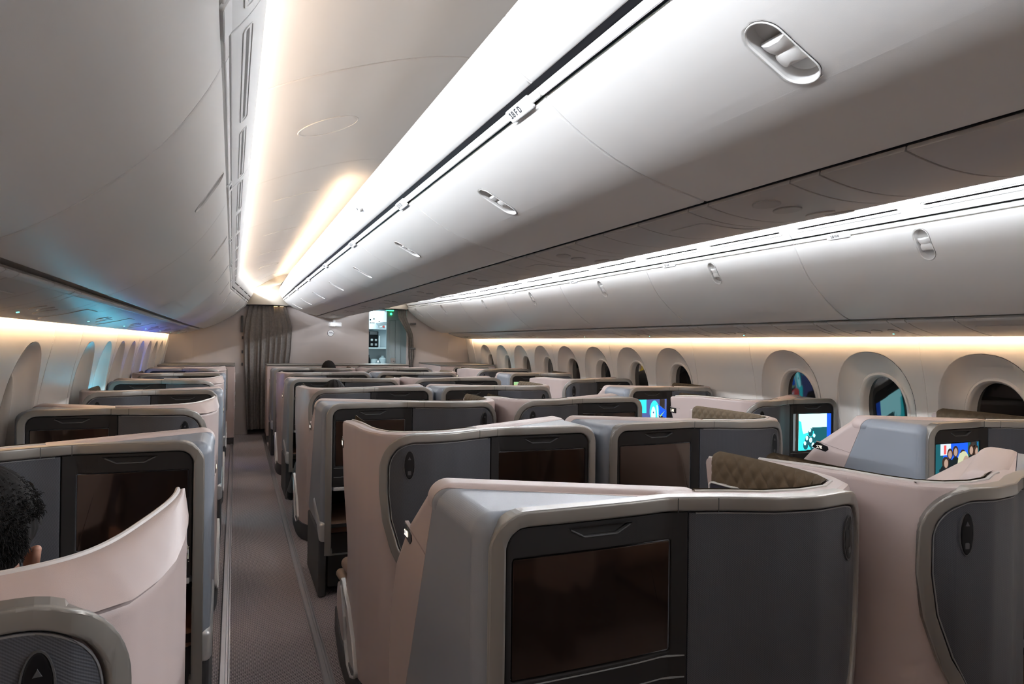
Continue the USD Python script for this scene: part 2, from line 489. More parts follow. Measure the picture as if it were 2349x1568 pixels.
wn = 0
for sx, nm in ((-1, 'left'), (1, 'right')):
    W = thing('wall_' + nm, kind='structure')
    groups, i = [], 0
    edges = [(-1, 1.5)] + [(1.5 + 2 * k, 3.5 + 2 * k) for k in range(3)] + [(7.5, 8.5)] + [(8.5 + 2 * k, 10.5 + 2 * k) for k in range(4)]
    for a, b in edges:
        ya, yb = YWIN(b) + .003, YWIN(a) - .003
        if a == -1:
            yb = 12.1
        hi_s, lo_s = 0.0, C_WALL.L
        P = sbox(ya, hi_s, yb, lo_s)
        for i in NWIN[sx]:
            if a < i < b:
                o = oval(YWIN(i), WZ, .318, .40, 2.25)
                P = P.difference(Polygon(np.stack([o[:, 0], wall_s(o[:, 1])], -1)))
        obj('panel', side(plate(P, wm, -.02, 0, .006, axis=1, step=.05), sx), 'sidewall', W)
        seam = plate(sbox(yb - .004, hi_s, yb + .010, lo_s), wm, -.012, .002, .003, axis=1, step=.06)
        obj('seam_strip', side(seam, sx), 'sidewall', W)
    # end trim towards the bulkhead
    obj('end_trim', side(plate(sbox(12.1, 0, 12.48, C_WALL.L), wm, -.02, .012, .01, axis=1, step=.06), sx), 'sidewall', W)
    obj('outer_skin', side(plate(sbox(Y0, -.25, 12.6, C_WALL.L), wm, -.26, -.25, 0, axis=1, step=.2, back=True), sx), 'soft_black', W)
    for i in NWIN[sx]:
        wn += 1
        w = thing(f'window_{wn}', kind='structure')
        y = YWIN(i)
        fun = [win_ring(y, .318, .40, WZ, .000), win_ring(y, .312, .394, WZ, -.006)]
        for q in np.linspace(0, 1, 9):
            e = q ** 1.15
            fun.append(win_ring(y, .308 + (.212 - .308) * e, .388 + (.288 - .388) * e, WZ + (1.125 - WZ) * e, -.010 - .075 * (1 - (1 - q) ** 1.6)))
        obj('recess', side(loft(fun, flip=True), sx), 'recess_white', w)
        bz = [win_ring(y, .212, .288, 1.125, -.086), win_ring(y, .207, .283, 1.125, -.078), win_ring(y, .196, .272, 1.125, -.078), win_ring(y, .186, .262, 1.125, -.086),
              win_ring(y, .178, .254, 1.125, -.10), win_ring(y, .168, .244, 1.125, -.150)]
        obj('bezel', side(loft(bz, flip=True), sx), 'recess_white', w)
        pn = [win_ring(y, .172, .248, 1.125, -.143), win_ring(y, .08, .12, 1.125, -.143)]
        obj('pane', side(loft(pn, flip=True, caps=(False, True)), sx), 'window_dark', w)

# ceiling panels (each aisle)
C = thing('ceiling', kind='structure')
cm = cabinmap(C_CEIL)
ce = [-1.6, .95, 2.6, 4.25, 5.9, 7.55, 9.2, 10.85, 12.4]
for sx in (1, -1):                              # C_CEIL is the left aisle: as built = left
    for k in range(len(ce) - 1):
        P = sbox(ce[k] + .002, 0, ce[k + 1] - .002, C_CEIL.L)
        obj('ceiling_panel', side(plate(P, cm, -.02, 0, .012, axis=1, step=.06), sx), 'ceiling_white', C)
    obj('backing', side(plate(sbox(-1.7, 0, 12.5, C_CEIL.L), cm, -.04, -.025, 0, axis=1, step=.1), sx), 'ceiling_white', C)
    for yy in (3.35, 9.9):
        s0 = C_CEIL.at(0, -1.19)
        ring = Polygon(oval(yy, s0, .135, .150)).difference(Polygon(oval(yy, s0, .127, .142)))
        obj('speaker_ring', side(plate(ring, cm, -.001, .004, .002, axis=1, step=.03), sx), 'ceiling_white', C)
        obj('speaker_cover', side(plate(Polygon(oval(yy, s0, .124, .139)), cm, -.001, .002, .001, axis=1, step=.03), sx), 'ceiling_white', C)
    for yy in (5.0, 6.7, 8.3, 10.0, 11.4):          # short slots in the far panels
        s0 = C_CEIL.at(0, -1.2)
        obj('grille_slot', side(plate(rect(yy, s0 - .16, yy + .02, s0 + .16, .009), cm, -.001, .004, .002, axis=1, step=.04), sx), 'ceiling_white', C)

# outboard rails of white vent panels and trim, service panels
for sx, nm in ((-1, 'left'), (1, 'right')):
    V = thing('trim_1' if sx < 0 else 'trim_2', kind='structure', label='white air vent panels running above the %s bins' % nm)
    vm = cabinmap(C_VENT)
    k = 0
    yv = 3.27 - 1.65 * 3
    while yv < 12.3:
        ya, yb = max(yv, Y0) + .003, min(yv + 1.65, 12.4) - .003
        P = sbox(ya, 0, yb, C_VENT.L)
        holes = []
        for h0 in (yv + .07, yv + .07 + .825):
            h1 = h0 + .68
            if h0 > ya + .02 and h1 < yb - .02:
                holes.append(rect(h0, .098, h1, .109, .005))
        for h in holes:
            P = P.difference(h)
        obj('vent_panel', side(plate(P, vm, -.010, 0, .002, axis=1, step=.03), sx), 'bin_white', V)
        for h in holes:
            b = h.bounds
            fr = rect(b[0] - .02, b[1] - .014, b[2] + .02, b[3] + .014, .017).difference(rect(b[0] - .016, b[1] - .010, b[2] + .016, b[3] + .010, .013))
            obj('slot_frame', side(plate(fr, vm, -.001, .002, .001, axis=1, step=.03), sx), 'bin_white', V)
        yv += 1.65
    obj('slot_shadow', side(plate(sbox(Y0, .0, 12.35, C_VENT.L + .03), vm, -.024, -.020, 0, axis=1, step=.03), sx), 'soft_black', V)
    ct = Curve([(1.78, 2.33), (1.635, 2.327)], False)
    obj('cove_tray', side(plate(sbox(Y0, 0, 12.4, ct.L), cabinmap(ct), -.01, 0, 0, axis=1, step=.3, flip=True), sx), 'paint_white', V)
    obj('lower_gap', side(plate(sbox(Y0, -.02, 12.0, .03), cabinmap(Curve([(2.10, 1.80), (2.15, 1.785)], False)), -.02, -.012, 0, axis=1, step=.03), sx), 'gap_black', V)

    T = thing('trim_3' if sx < 0 else 'trim_4', kind='structure', label='grey service panels under the %s bins, above the windows' % nm)
    pm = cabinmap(C_PSU)
    rng = np.random.default_rng(3)
    yy = Y0
    widths = [.30, .12, .46, .12, .40]
    k = 0
    while yy < 12.05:
        wv = widths[k % 5]; ye = min(yy + wv, 12.1)
        P = sbox(yy + .0025, 0.030, ye - .0025, C_PSU.L)
        p = obj('service_panel', side(plate(P, pm, -.012, 0, .003, axis=1, step=.05), sx), 'service_grey', T)
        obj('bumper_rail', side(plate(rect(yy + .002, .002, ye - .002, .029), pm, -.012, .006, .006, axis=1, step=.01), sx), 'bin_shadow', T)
        if k % 5 == 2:
            for q, (dy, ds, r) in enumerate(((.08, .17, .035), (.20, .17, .035), (.33, .20, .05))):
                obj('reading_lamp' if q < 2 else 'speaker_grille', side(plate(Polygon(oval(yy + dy, ds, r, r * .9)), pm, 0, .004, .002, axis=1, step=.03), sx), 'service_dark', p)
            obj('call_lamp', side(plate(Polygon(oval(yy + .14, .25, .006, .006)), pm, 0, .004, .001, axis=1, step=.03), sx), 'lamp_teal', p)
        if k % 5 == 4:
            obj('mask_door', side(plate(rect(yy + .05, .10, ye - .05, .30, .03), pm, -.001, .003, .0015, axis=1, step=.05), sx), 'service_grey', p)
        yy = ye; k += 1
    obj('service_backing', side(plate(sbox(Y0, -.01, 12.1, C_PSU.L - .01), pm, -.03, -.02, 0, axis=1, step=.05), sx), 'service_dark', T)
    # rear body of the bins, closing the space behind doors
    body = Curve([(1.66, 2.25), (1.75, 2.09), (1.90, 1.96), (2.10, 1.835), (2.34, 1.785)], False)
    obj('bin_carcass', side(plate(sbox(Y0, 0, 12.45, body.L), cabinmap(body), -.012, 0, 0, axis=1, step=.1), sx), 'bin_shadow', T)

# centre section: bulging cove panels, service panels beneath
CP = thing('trim_5', kind='structure', label='white bulging cove panels above the centre bins')
mpm = cabinmap(C_MPANEL)
CB = 1.54
edges_c = [1.74 + CB * k for k in range(-3, 8)]
for sx in (1, -1):
    for a, b in zip(edges_c[:-1], edges_c[1:]):
        b = min(b, 12.4)
        if b <= a: continue
        obj('cove_panel', side(plate(sbox(a + .003, 0, b - .003, C_MPANEL.L), mpm, -.015, 0, .006, axis=1, step=.02), sx), 'bin_white', CP)
    obj('gap_strip', side(plate(sbox(Y0, -.03, 12.4, .05), cabinmap(C_MTRIM), -.03, -.022, 0, axis=1, step=.03), sx), 'gap_black', CP)
    obj('cove_shelf', side(plate(sbox(Y0, 0, 12.4, .36), cabinmap(Curve([(-.48, 2.505), (-.845, 2.505)], False)), -.01, 0, 0, axis=1, step=.3), sx), 'soft_black', CP)
    obj('light_baffle', side(rbox(-.848, Y0, 2.50, -.842, 12.3, 2.568, .002), sx), 'soft_black', CP)
    obj('lower_gap', side(plate(sbox(Y0, -.02, 12.0, .03), cabinmap(Curve([(-.250, 2.056), (-.215, 2.042)], False)), -.02, -.010, 0, axis=1, step=.03), sx), 'gap_black', CP)
CS = thing('trim_6', kind='structure', label='brown grey service panels along the underside of the centre bins')
mps = cabinmap(C_MPSU)
yy, k = Y0, 0
while yy < 12.35:
    wv = [.24, .10, .34, .10, .30, .255][k % 6]; ye = min(yy + wv, 12.4)
    p = obj('service_panel', plate(sbox(yy + .0025, 0, ye - .0025, C_MPSU.L), mps, -.012, 0, .003, axis=1, step=.04), 'service_grey', CS)
    if k % 6 == 2:
        for q, xx in enumerate((.08, .16, .29, .37)):
            obj('reading_lamp', plate(Polygon(oval(yy + .17, xx, .05, .03)), mps, 0, .004, .002, axis=1, step=.03), 'service_dark', p)
    if k % 6 == 4:
        obj('mask_door', plate(rect(yy + .04, .10, ye - .04, C_MPSU.L - .10, .03), mps, -.001, .003, .0015, axis=1, step=.05), 'service_grey', p)
    yy = ye; k += 1
obj('service_backing', plate(sbox(Y0, -.01, 12.4, C_MPSU.L + .01), mps, -.03, -.02, 0, axis=1, step=.04), 'service_dark', CS)


# overhead bins -----------------------------------------------------------------
def latch(fm, y, s, sx, parent, w=.040, h=.088):
    """Recessed stadium handle with two thumb paddles."""
    st = stadium(y, s, w, h)
    n = 48
    ring0 = np.array(shapely.segmentize(st.exterior, .012).coords)[:-1]
    c = np.array([y, s])
    def at(scale, d):
        q = np.array(shapely.segmentize(stadium(y, s, w * scale[0], h * scale[1]).exterior, 1).coords)[:-1]
        return fm(q[:, 0], q[:, 1], np.full(len(q), d))
    rim = loft([at((1.05, 1.025), -.001), at((1.03, 1.015), .0018), at((.99, .995), .0015), at((.96, .98), -.004)], flip=True)
    lt = thing('latch', parent=parent)
    obj('rim', side(rim, sx), 'bin_white', lt)
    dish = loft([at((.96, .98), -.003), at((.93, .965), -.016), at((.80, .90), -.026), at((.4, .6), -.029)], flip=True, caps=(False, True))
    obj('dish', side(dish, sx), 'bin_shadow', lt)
    for q, (sc, o) in enumerate(((s - h * .28, -1), (s + h * .28, 1))):
        rr = []
        for f, d in ((1.0, -.012), (.93, -.004), (.7, .001), (.35, .003)):
            ov = oval(y, sc, w * .88 * f, h * .40 * f, 2.2, 28)
            if q == 0:
                ov[:, 1] = np.maximum(ov[:, 1], sc - h * .10 * f)
            else:
                ov[:, 1] = np.minimum(ov[:, 1], sc + h * .16 * f)
            rr.append(fm(ov[:, 0], ov[:, 1], np.full(28, d - .008)))
        obj('paddle', side(loft(rr, flip=True, caps=(False, True)), sx), 'bin_white', lt)


def flat_text(text, h, fm, y, s, sx, d, run=(1, 0), bold=False):
    """lettering laid on a mapped surface; run: direction of reading in (y, s)"""
    t = meshkit.text_mesh(text, h, .0006, bold=bold)
    v = np.array(t.vertices); r = np.array(run, float); upv = np.array([-r[1], r[0]])
    p = np.array([y, s]) + v[:, :1] * r + v[:, 1:2] * upv
    m = trimesh.Trimesh(fm(p[:, 0], p[:, 1], d + v[:, 2]), t.faces, process=False)
    return m


ORD = ['nearest', 'second', 'third', 'fourth', 'fifth', 'sixth', 'seventh', 'eighth', 'ninth', 'tenth']


def bin_door(fm, ft, cdoor, ctrim, ya, yb, sx, name_label, group, yh, row_text=None, mirror_side=None, text_run=1):
    b = thing('overhead_bin', name_label, 'overhead bin', (0, 0, 0), group=group)
    sh = cdoor.s[int(np.argmin(np.abs(cdoor.q[:, 1] - (2.137 if cdoor is C_DOOR else 2.167))))]
    P = rect(ya + .0025, .0015, yb - .0025, cdoor.L - .003, .010).difference(stadium(yh, sh, .040, .088))
    obj('door', side(plate(P, fm, -.03, 0, .009, axis=1, step=.035), sx), 'bin_white', b)
    tr = rect(ya + .004, .001, yb - .004, ctrim.L - .001, .006)
    obj('trim_band', side(plate(tr, ft, -.02, .003, .003, axis=1, step=.01), sx), 'bin_white', b)
    latch(fm, yh, sh, sx, b)
    # row placard clipped over the trim band
    yp = ya + .13 if mirror_side is None else mirror_side
    pl = rect(yp, -.004, yp + .16, ctrim.L + .010, .008)
    obj('placard', side(plate(pl, ft, -.002, .008, .003, axis=1, step=.01), sx), 'paint_white', b)
    return b, yp


def bin_text(txt, yp, sx):
    t = meshkit.text_mesh(txt, .014, .0006, bold=True); v = np.array(t.vertices)
    # on the right side one reads towards the rear (falling y), on the left towards the front
    y = yp + .13 - v[:, 0] if sx > 0 else yp + .03 + v[:, 0]
    p = tm_(y, .021 - v[:, 1], .0085 + v[:, 2])
    if sx < 0:
        p = p * [-1, 1, 1]
    return trimesh.Trimesh(p, t.faces, process=False)


dm, tm_, mdm, mtm = cabinmap(C_DOOR), cabinmap(C_TRIM), cabinmap(C_MDOOR), cabinmap(C_MTRIM)
LT = Curve([(1.60, 2.275), (1.627, 2.242)])
for sx, nm, wall in ((-1, 'left', 'window side, left'), (1, 'right', 'window side, right')):
    ks = range(-1, 6) if sx < 0 else range(-1, 6)
    vis = 0
    for k in ks:
        ya, yb = 3.27 + 1.65 * (k - 1), min(3.27 + 1.65 * k, 12.36)
        if k == 5: yb = 11.50
        vis += 1
        if sx < 0:
            ya += .10 if k > -1 else 0; yb += .10 if k < 5 else 0
        lab = f'{ORD[vis - 1 - (sx > 0)]} white overhead bin door from the near end of the {nm} window-side row'
        if sx > 0 and k == -1:
            lab = 'white overhead bin door beside the camera on the right, outside the photo'
        b, yp = bin_door(dm, tm_, C_DOOR, C_TRIM, ya, yb, sx, lab, f'overhead bins on the {nm} side', (ya + yb) / 2 + (.0 if sx > 0 else .18), mirror_side=yb - .42 if sx > 0 else yb - .30)
        if k in (0, 1, 2):
            txt = f'{18 - k} A C' if sx < 0 else f'{18 - k} H K'
            obj('row_number', bin_text(txt, yp, sx), 'print_grey', b)
    ya = 11.5
    lab = f'last narrow white overhead bin door by the front wall, {nm} side'
    bin_door(dm, tm_, C_DOOR, C_TRIM, 11.5, 12.36, sx, lab, f'overhead bins on the {nm} side', 11.95, mirror_side=11.7)
for sx, nm in ((1, 'left'), (-1, 'right')):
    vis = 0
    for a, bb in zip(edges_c[1:-1], edges_c[2:]):
        if bb < .5: continue
        if sx < 0 and bb < 1.0: continue
        bb = min(bb, 12.34)
        vis += 1
        lab = f'{ORD[vis - 1]} white centre overhead bin door from the near end, facing the {nm} aisle'
        b, yp = bin_door(mdm, mtm, C_MDOOR, C_MTRIM, a, bb, sx, lab, f'centre overhead bins facing the {nm} aisle', (a + bb) / 2 + .06, mirror_side=a + .06)
        if sx > 0:
            row = {1.74: '18 F D', 3.28: '17 F D', 4.82: '16 F D', 6.36: '15 F D'}.get(round(a, 3))
            if row:
                obj('row_number', flat_text(row, .019, mtm, yp + .145, .024, 1, .008, run=(-1, 0), bold=True), 'print_grey', b)
# text on the near right bin
# ------------------------------------------------------------------ front wall
YB = 12.5


def front(x, z, d):
    return np.stack([x, YB - d, z], -1)


WF = thing('wall_front', kind='structure')
FP = Polygon([(-2.7, 0), (2.7, 0), (2.7, 1.8), (1.9, 2.9), (-1.9, 2.9), (-2.7, 1.8)])
FP = FP.difference(sbox(-1.34, -1, -.74, 2.22)).difference(sbox(.70, -1, 1.40, 2.22))
for nm2, x0, x1 in (('left', -2.7, -1.34), ('centre', -.74, .70), ('right', 1.40, 2.7)):
    obj('wall_panel', plate(FP.intersection(sbox(x0, 0, x1, 3)), front, -.04, 0, .004, axis=1, step=1, back=True), 'bulkhead', WF)
for x in (-2.20, 2.20):
    obj('wall_seam', plate(sbox(x - .003, .9, x + .003, 1.70), front, -.001, .002, .001, axis=1, step=1), 'bulkhead', WF)
TH = thing('trim_7', kind='structure', label='cream rounded header over the curtained doorway at the front wall')
for x0 in (-1.40, .70):
    hh = []
    for q in np.linspace(0, 1, 12):
        a = np.linspace(-1.50, -.62, 23)
        zt = cm(np.full(23, 12.3), np.array([C_CEIL.at(0, x) for x in a]), np.zeros(23))[:, 2] + .02
        w = np.clip((a + 1.43) / .76, 0, 1)
        bul = .04 + .26 * np.sin(np.pi * w) ** .7 * math.sin(math.pi * min(1, .30 + .62 * q))
        xs = a if x0 < 0 else -a[::-1]
        z = 2.205 + (zt - 2.205) * q
        hh.append(np.stack([xs, YB - .04 - (bul if x0 < 0 else bul[::-1]), z if x0 < 0 else z[::-1]], -1))
    obj('door_header', loft(hh, closed=False), 'cream', TH)
    obj('header_trim', rbox(x0 - .01, YB - .16, 2.195, x0 + .71, YB - .02, 2.212, .004), 'dark_grey', TH)
for x0 in (-1.0, -.90):
    obj('header_lamp', moved(trimesh.creation.cylinder(.03, .006, sections=20), (x0 + .08, YB - .12, 2.192)), 'lamp_warm', TH)
obj('wall_back', rbox(-2.8, Y0 - .1, 0, 2.8, Y0 - .04, 2.8, .005), 'bulkhead', kind='structure')
for x, nm in ((-1.612, 'left'), (-1.155, 'centre')):
    pass
# seat track covers
for x, x2, nm in ((-1.628, -1.585, 'left'), (-1.178, -1.10, 'right'), (1.232, 1.22, 'right aisle left'), (1.61, 1.58, 'right aisle right')):
    cs = [(-.022, .0), (-.022, .006), (-.016, .010), (.004, .010), (.007, .006), (.016, .006), (.020, .009), (.026, .009), (.028, 0)]
    rings = []
    for y, xx in ((Y0, x), (6.0, x + (x2 - x) * .35), (12.2, x2)):
        rings.append([(xx + a, y, b) for a, b in cs])
    obj('seat_track', loft(rings, closed=True, caps=(True, True), flip=True), 'rail_metal', label=f'long metal floor track strip at the {"left edge of the left aisle" if nm == "left" else "right edge of the left aisle" if nm == "right" else "left edge of the right aisle" if nm == "right aisle left" else "right edge of the right aisle"}', cat='floor track', smooth=20)

# ================================================================== SEATS
RIM = 1.222


def build_unit(mir, W, tip):
    """All meshes of one seat unit, monitor at the low-u side, seat shell at the high-u side: {part: (mesh, material, parent part)}."""
    k = W / 1.11
    parts = []
    m = (lambda g: mirror(g, W)) if mir else (lambda g: g)

    def add(name, g, mt, under=None, smooth=32):
        parts.append((name, m(g), mt, under, smooth))

    ud = .552 if W > 1.05 else .484                                     # where monitor and seat back meet
    e = W - ud
    seat = [(ud - .06, .030), (ud, .020), (ud + e * .15, -.026), (ud + e * .34, -.076), (ud + e * .54, -.092), (ud + e * .74, -.072), (ud + e * .89, -.012),
            (W - .024, .078), (W - .006, .18), (W, .31), (W, .45), (W - .004, tip - .12), (W - .014, tip)]
    # rear-face curve for frame, bezel and panel
    full = Curve([(.0, .42), (.0, .10)] + [(.0 + .055 * (1 - math.cos(a)), .055 * (1 - math.sin(a)) + .0) for a in np.linspace(0.1, math.pi / 2, 6)] +
                 [(.15, 0), (.28, .002), (.40, .006), (ud - .05, .016)] + seat[2:], smooth=False)
    full = Curve(resample(full, 220), smooth=False)
    fm = wallmap(full)
    t_of = lambda u, lo=True: float(full.s[np.argmin(np.abs(full.q[:, 0] - u) + (full.q[:, 1] > .2) * 5)])
    t0 = t_of(.030); td = t_of(ud); te = t_of(W - .064)
    cs = Curve(full.pos(np.linspace(td - .06, full.L, 200)), smooth=False)
    # ---- silver frame
    outer = Polygon([(t0, .40), (t0, RIM), (te, RIM), (te, .98), (te - .015, .86), (te - .055, .74), (te - .13, .60), (te - .24, .48), (te - .38, .40)])
    outer = shapely.union(rect(t0, .40, td, RIM, .0), outer)
    r1 = sbox(t0, .3, td, RIM).intersection(rect(t0, .0, td + .5, RIM, .085, 10))
    r2 = outer.intersection(sbox(td, .3, te + .1, RIM)).intersection(rect(td - .8, -.5, te, RIM, .15, 12))
    outer = shapely.union(r1, r2).buffer(.001)
    inner = outer.buffer(-.036)
    cutl = sbox(t0 - .1, .35, td + .02, .72)
    frame = outer.difference(inner).difference(sbox(t0 + .042, .3, td, .60)).difference(sbox(td - .01, .3, te - .20, .445))
    add('frame', plate(frame, fm, -.03, .014, .006, step=.022), 'bronze_frame')
    for t in (td - .03, td + .07 * k):
        add('frame_joint', plate(sbox(t, RIM - .037, t + .0022, RIM - .001), fm, .010, .0146, 0, step=.02), 'dark_grey', 'frame')
    # ---- dark panel on the seat back
    pan = inner.intersection(sbox(td - .002, .42, te + .1, 2)).buffer(-.004)
    add('back_panel', plate(pan, fm, -.03, .004, .006, step=.02), 'panel_weave')
    pe = pan.difference(pan.buffer(-.004)).intersection(sbox(td + .02, .45, te, 1.3))
    add('panel_piping', plate(pe, fm, .0, .0055, .002, step=.03), 'mid_grey', 'back_panel')
    th = te - .125
    add('coat_hook', plate(Polygon(oval(th, 1.095, .021, .058, 2.0, 32)), fm, .0, .008, .004, step=.02), 'gloss_black')
    add('hook_ring', plate(Polygon(oval(th, 1.095, .0235, .0605, 2.0, 32)).difference(Polygon(oval(th, 1.095, .020, .057, 2.0, 32))), fm, .0, .009, .002, step=.02), 'dark_grey', 'coat_hook')
    add('hook_tab', plate(Polygon([(th - .006, 1.118), (th + .006, 1.118), (th, 1.130)]), fm, .006, .0105, .001, step=.02), 'dark_grey', 'coat_hook')
    add('hook_button', plate(rect(th - .007, 1.055, th + .007, 1.072, .003), fm, .006, .0095, .001, step=.02), 'dark_grey', 'coat_hook')
    # ---- monitor bezel, screen and latch
    bez = inner.intersection(sbox(t0, .715, td + .002, 2)).buffer(-.002)
    sc0, sc1 = t0 + .055, td - .048
    zs0, zs1 = .842, 1.113
    scr = rect(sc0, zs0, sc1, zs1, .004)
    tc = (sc0 + sc1) / 2 + .01
    notch = Polygon([(tc - .085, 1.172), (tc + .085, 1.172), (tc + .045, 1.152), (tc - .045, 1.152)])
    bezh = bez.difference(scr.buffer(.004)).difference(notch)
    add('bezel', plate(bezh, fm, -.03, .006, .004, step=.04), 'bezel_black')
    add('screen', plate(scr, fm, -.02, .002, .001, step=.08), 'screen_dark')
    add('latch', plate(notch.buffer(.002), fm, -.02, -.007, 0, step=.08), 'soft_black', 'bezel')
    lip = LineString([(tc - .080, 1.168), (tc - .045, 1.150), (tc + .045, 1.150), (tc + .080, 1.168)]).buffer(.0022)
    add('latch_lip', plate(lip, fm, .0, .0085, .002, step=.05), 'dark_grey', 'bezel')
    for z in (.826, .772):
        add('bezel_rib', plate(sbox(t0 + .045, z, td - .006, z + .003), fm, .0, .0085, .001, step=.08), 'mid_grey', 'bezel')
    b0, b1 = t0 + .044, td - .004
    tm = (b0 + b1) / 2
    add('tray_handle', plate(rect(b0, .690, tm - .002, .712, .003), fm, -.03, .012, .005, step=.08), 'pale_metal')
    add('tray_handle', plate(rect(tm + .002, .690, b1, .712, .003), fm, -.03, .012, .005, step=.08), 'pale_metal')
    # ---- monitor housing: blue-grey near the frame, taupe ahead of it
    r = .052
    zt = RIM - .010
    body = hullm([(r, r + .012, zt - r), (r, .42, zt - r), (ud + .02, r + .016, zt - r), (r, .66, 1.0), (r, .80, .86), (r, .88, .67), (r, .89, .45), (r, r + .012, .45), (ud + .02, r + .016, .45), (ud - .10, .40, .45)], r, 18)
    ridge = hullm([(r, .36, zt - .045), (r, .415, zt - .045), (ud + .06, .055, zt - .045), (ud + .06, .10, zt - .045)], .055, 18)
    foot = to_man(trimesh.creation.box(bounds=[(.05, -.2, .30), (ud + .2, .78, .690)]))
    body = body - foot
    body = m3.Manifold.batch_boolean([body, ridge], m3.OpType.Add).refine_to_length(.03)
    p = np.array([(0, .36, 1.2), (ud + .02, .02, 1.2), (0, .54, .80)])
    nrm = np.cross(p[1] - p[0], p[2] - p[0]); nrm /= np.linalg.norm(nrm)
    if nrm[1] > 0:
        nrm = -nrm
    rear = body.trim_by_plane(tuple(nrm), float(nrm @ p[0]) + .0012)
    fore = body.trim_by_plane(tuple(-nrm), float(-nrm @ p[0]) + .0012)
    add('monitor_housing', to_tm(rear), 'blue_grey', smooth=28)
    add('side_wall', to_tm(fore), 'taupe_shell', smooth=28)
    # groove + lit seat number plate on the side wall
    add('footwell', box_inside(.052, .02, .46, ud + .0, .60, .690), 'soft_black')
    add('ottoman', rbox(.055, .10, .40, ud - .01, .66, .475, .03, 4), 'leather_brown')
    add('ottoman_base', rbox(.06, .13, .06, ud - .01, .62, .40, .01), 'soft_black')
    add('kick_box', rbox(.004, .13, .0, .052, .80, .40, .012), 'dark_grey')
    add('end_cap', hull([(.018, .04, .40), (.018, .04, .475), (.018, .36, .56), (.018, .28, .52), (.030, .04, .40), (.030, .04, .475)], .026, 5), 'pale_metal')
    add('fuel_plate', rbox(.14, .10, .075, .26, .128, .125, .004), 'pale_metal', 'ottoman_base')
    # ---- seat shell (taupe), closed rim, quilted lining
    sm0 = wallmap(cs)
    sm = lambda t, z, d: sm0(t, z, d - .009)
    tw = cs.at(1, .74) if False else cs.L
    sh = Polygon([(.0, .06), (.0, RIM), (tw - .45, RIM), (tw - .22, RIM - .012), (tw, RIM - .028), (tw - .02, 1.06), (tw - .16, .83), (tw - .27, .68), (tw - .30, .58), (tw - .29, .47), (tw - .20, .39), (tw + .05, .34), (tw + .24, .285), (tw + .28, .22), (tw + .28, .06)])
    sh = sh.buffer(-.02).buffer(.02, quad_segs=6)
    sh = shapely.union(sh, sbox(.02, .06, .1, RIM)).difference(sbox(-.1, -1, .072, RIM - .02))
    if tip == .66:
        sh = sh.difference(sbox(.0, RIM - .040, tw + .1, RIM + .1))
    add('shell', plate(sh, sm, -.058, 0, .016, step=.03, back=True), 'taupe_shell')
    kick = sbox(td - t0 - .4, .0, tw + .085, .07)
    add('kick_panel', plate(sbox(.10, .0, tw + .285, .13), sm, -.03, .010, .008, step=.05), 'dark_grey')
    if tip == .66:
        B = Curve([(ud - .02, .0), (ud + .10, -.005), (.74, .035), (.844, .115), (.908, .30), (.945, .48), (.955, .63)])
        n = 70
        sA = np.linspace(.06, tw - .004, n); sB = np.linspace(0, B.L, n)
        A3 = sm(sA, np.full(n, RIM - .036), np.full(n, .003)); b2, nb = B.pos(sB), B.nrm(sB)
        at3 = lambda o, z: np.concatenate([b2 - nb * o, np.full((n, 1), z)], 1)
        mid = (A3 + at3(0, RIM)) / 2; mid[:, 2] = RIM + .008
        add('rim_shoulder', loft([A3, mid, at3(0, RIM + .010), at3(.012, RIM + .006), at3(.018, RIM - .02)], closed=False), 'taupe_shell', 'shell')
        add('rim_piping', tube(at3(.010, RIM + .009), .006, 8), 'piping_grey', 'shell')
        tt, zz = np.meshgrid(np.linspace(0, B.L, 150), np.linspace(.72, RIM + .002, 80))
        puff = .010 * (np.abs(np.sin(np.pi * (tt + zz * .9) / .058)) * np.abs(np.sin(np.pi * (tt - zz * .9) / .058))) ** .45
        q2 = B.pos(tt) - B.nrm(tt) * (.016 + .012 * np.clip((RIM + .002 - zz) / .03, 0, 1) ** .5 + puff * np.clip((RIM - zz) / .03, 0, 1))[..., None]
        add('quilted_lining', loft(np.concatenate([q2, zz[..., None]], -1), closed=False), 'quilt_brown', smooth=50)
    pt = np.linspace(.10, tw - .012, 60)
    if tip != .66:
      add('rim_piping', tube(sm(pt, RIM - .001 - .028 * np.clip((pt - tw + .45) / .45, 0, 1) ** 1.5, np.full(60, -.050)), .006, 8), 'piping_grey', 'shell')
    # quilted lining: diamonds pressed into an offset surface
    L0, L1 = .10, tw - .035
    tt, zz = np.meshgrid(np.linspace(L0, L1, 190), np.linspace(.70, RIM + .006, 84))
    a, b = (tt + zz * .9) / .058, (tt - zz * .9) / .058
    puff = .010 * (np.abs(np.sin(np.pi * a)) * np.abs(np.sin(np.pi * b))) ** .45
    top = np.clip((RIM + .006 - zz) / .03, 0, 1) ** .5
    endr = np.clip((L1 - tt) / .04, 0, 1) ** .5
    d = -.060 - (.012 + puff) * top * endr
    zq = np.where(zz > RIM - .03, zz - (1 - endr) * .03, zz)
    pts = sm(tt, zq, d)
    if tip != .66:
      add('quilted_lining', loft(pts, closed=False), 'quilt_brown', smooth=50)
    pp = rect(tw - .29, .99, tw - .05, 1.115, .012)
    add('pocket', plate(pp, inner_map(cs, -.088), -.004, .004, .002, step=.03), 'pocket_navy', 'quilted_lining')
    add('pocket_trim', plate(pp.buffer(.005).difference(pp.buffer(-.002)), inner_map(cs, -.088), -.004, .008, .003, step=.03), 'paint_white', 'quilted_lining')
    # ---- seat itself
    add('backrest', hull([(ud + .06, .14, .50), (W - .13, .14, .50), (ud + .08, .06, 1.08), (W - .15, .06, 1.08), (ud + .07, .19, .52), (W - .14, .19, .52)], .045, 5), 'leather_brown')
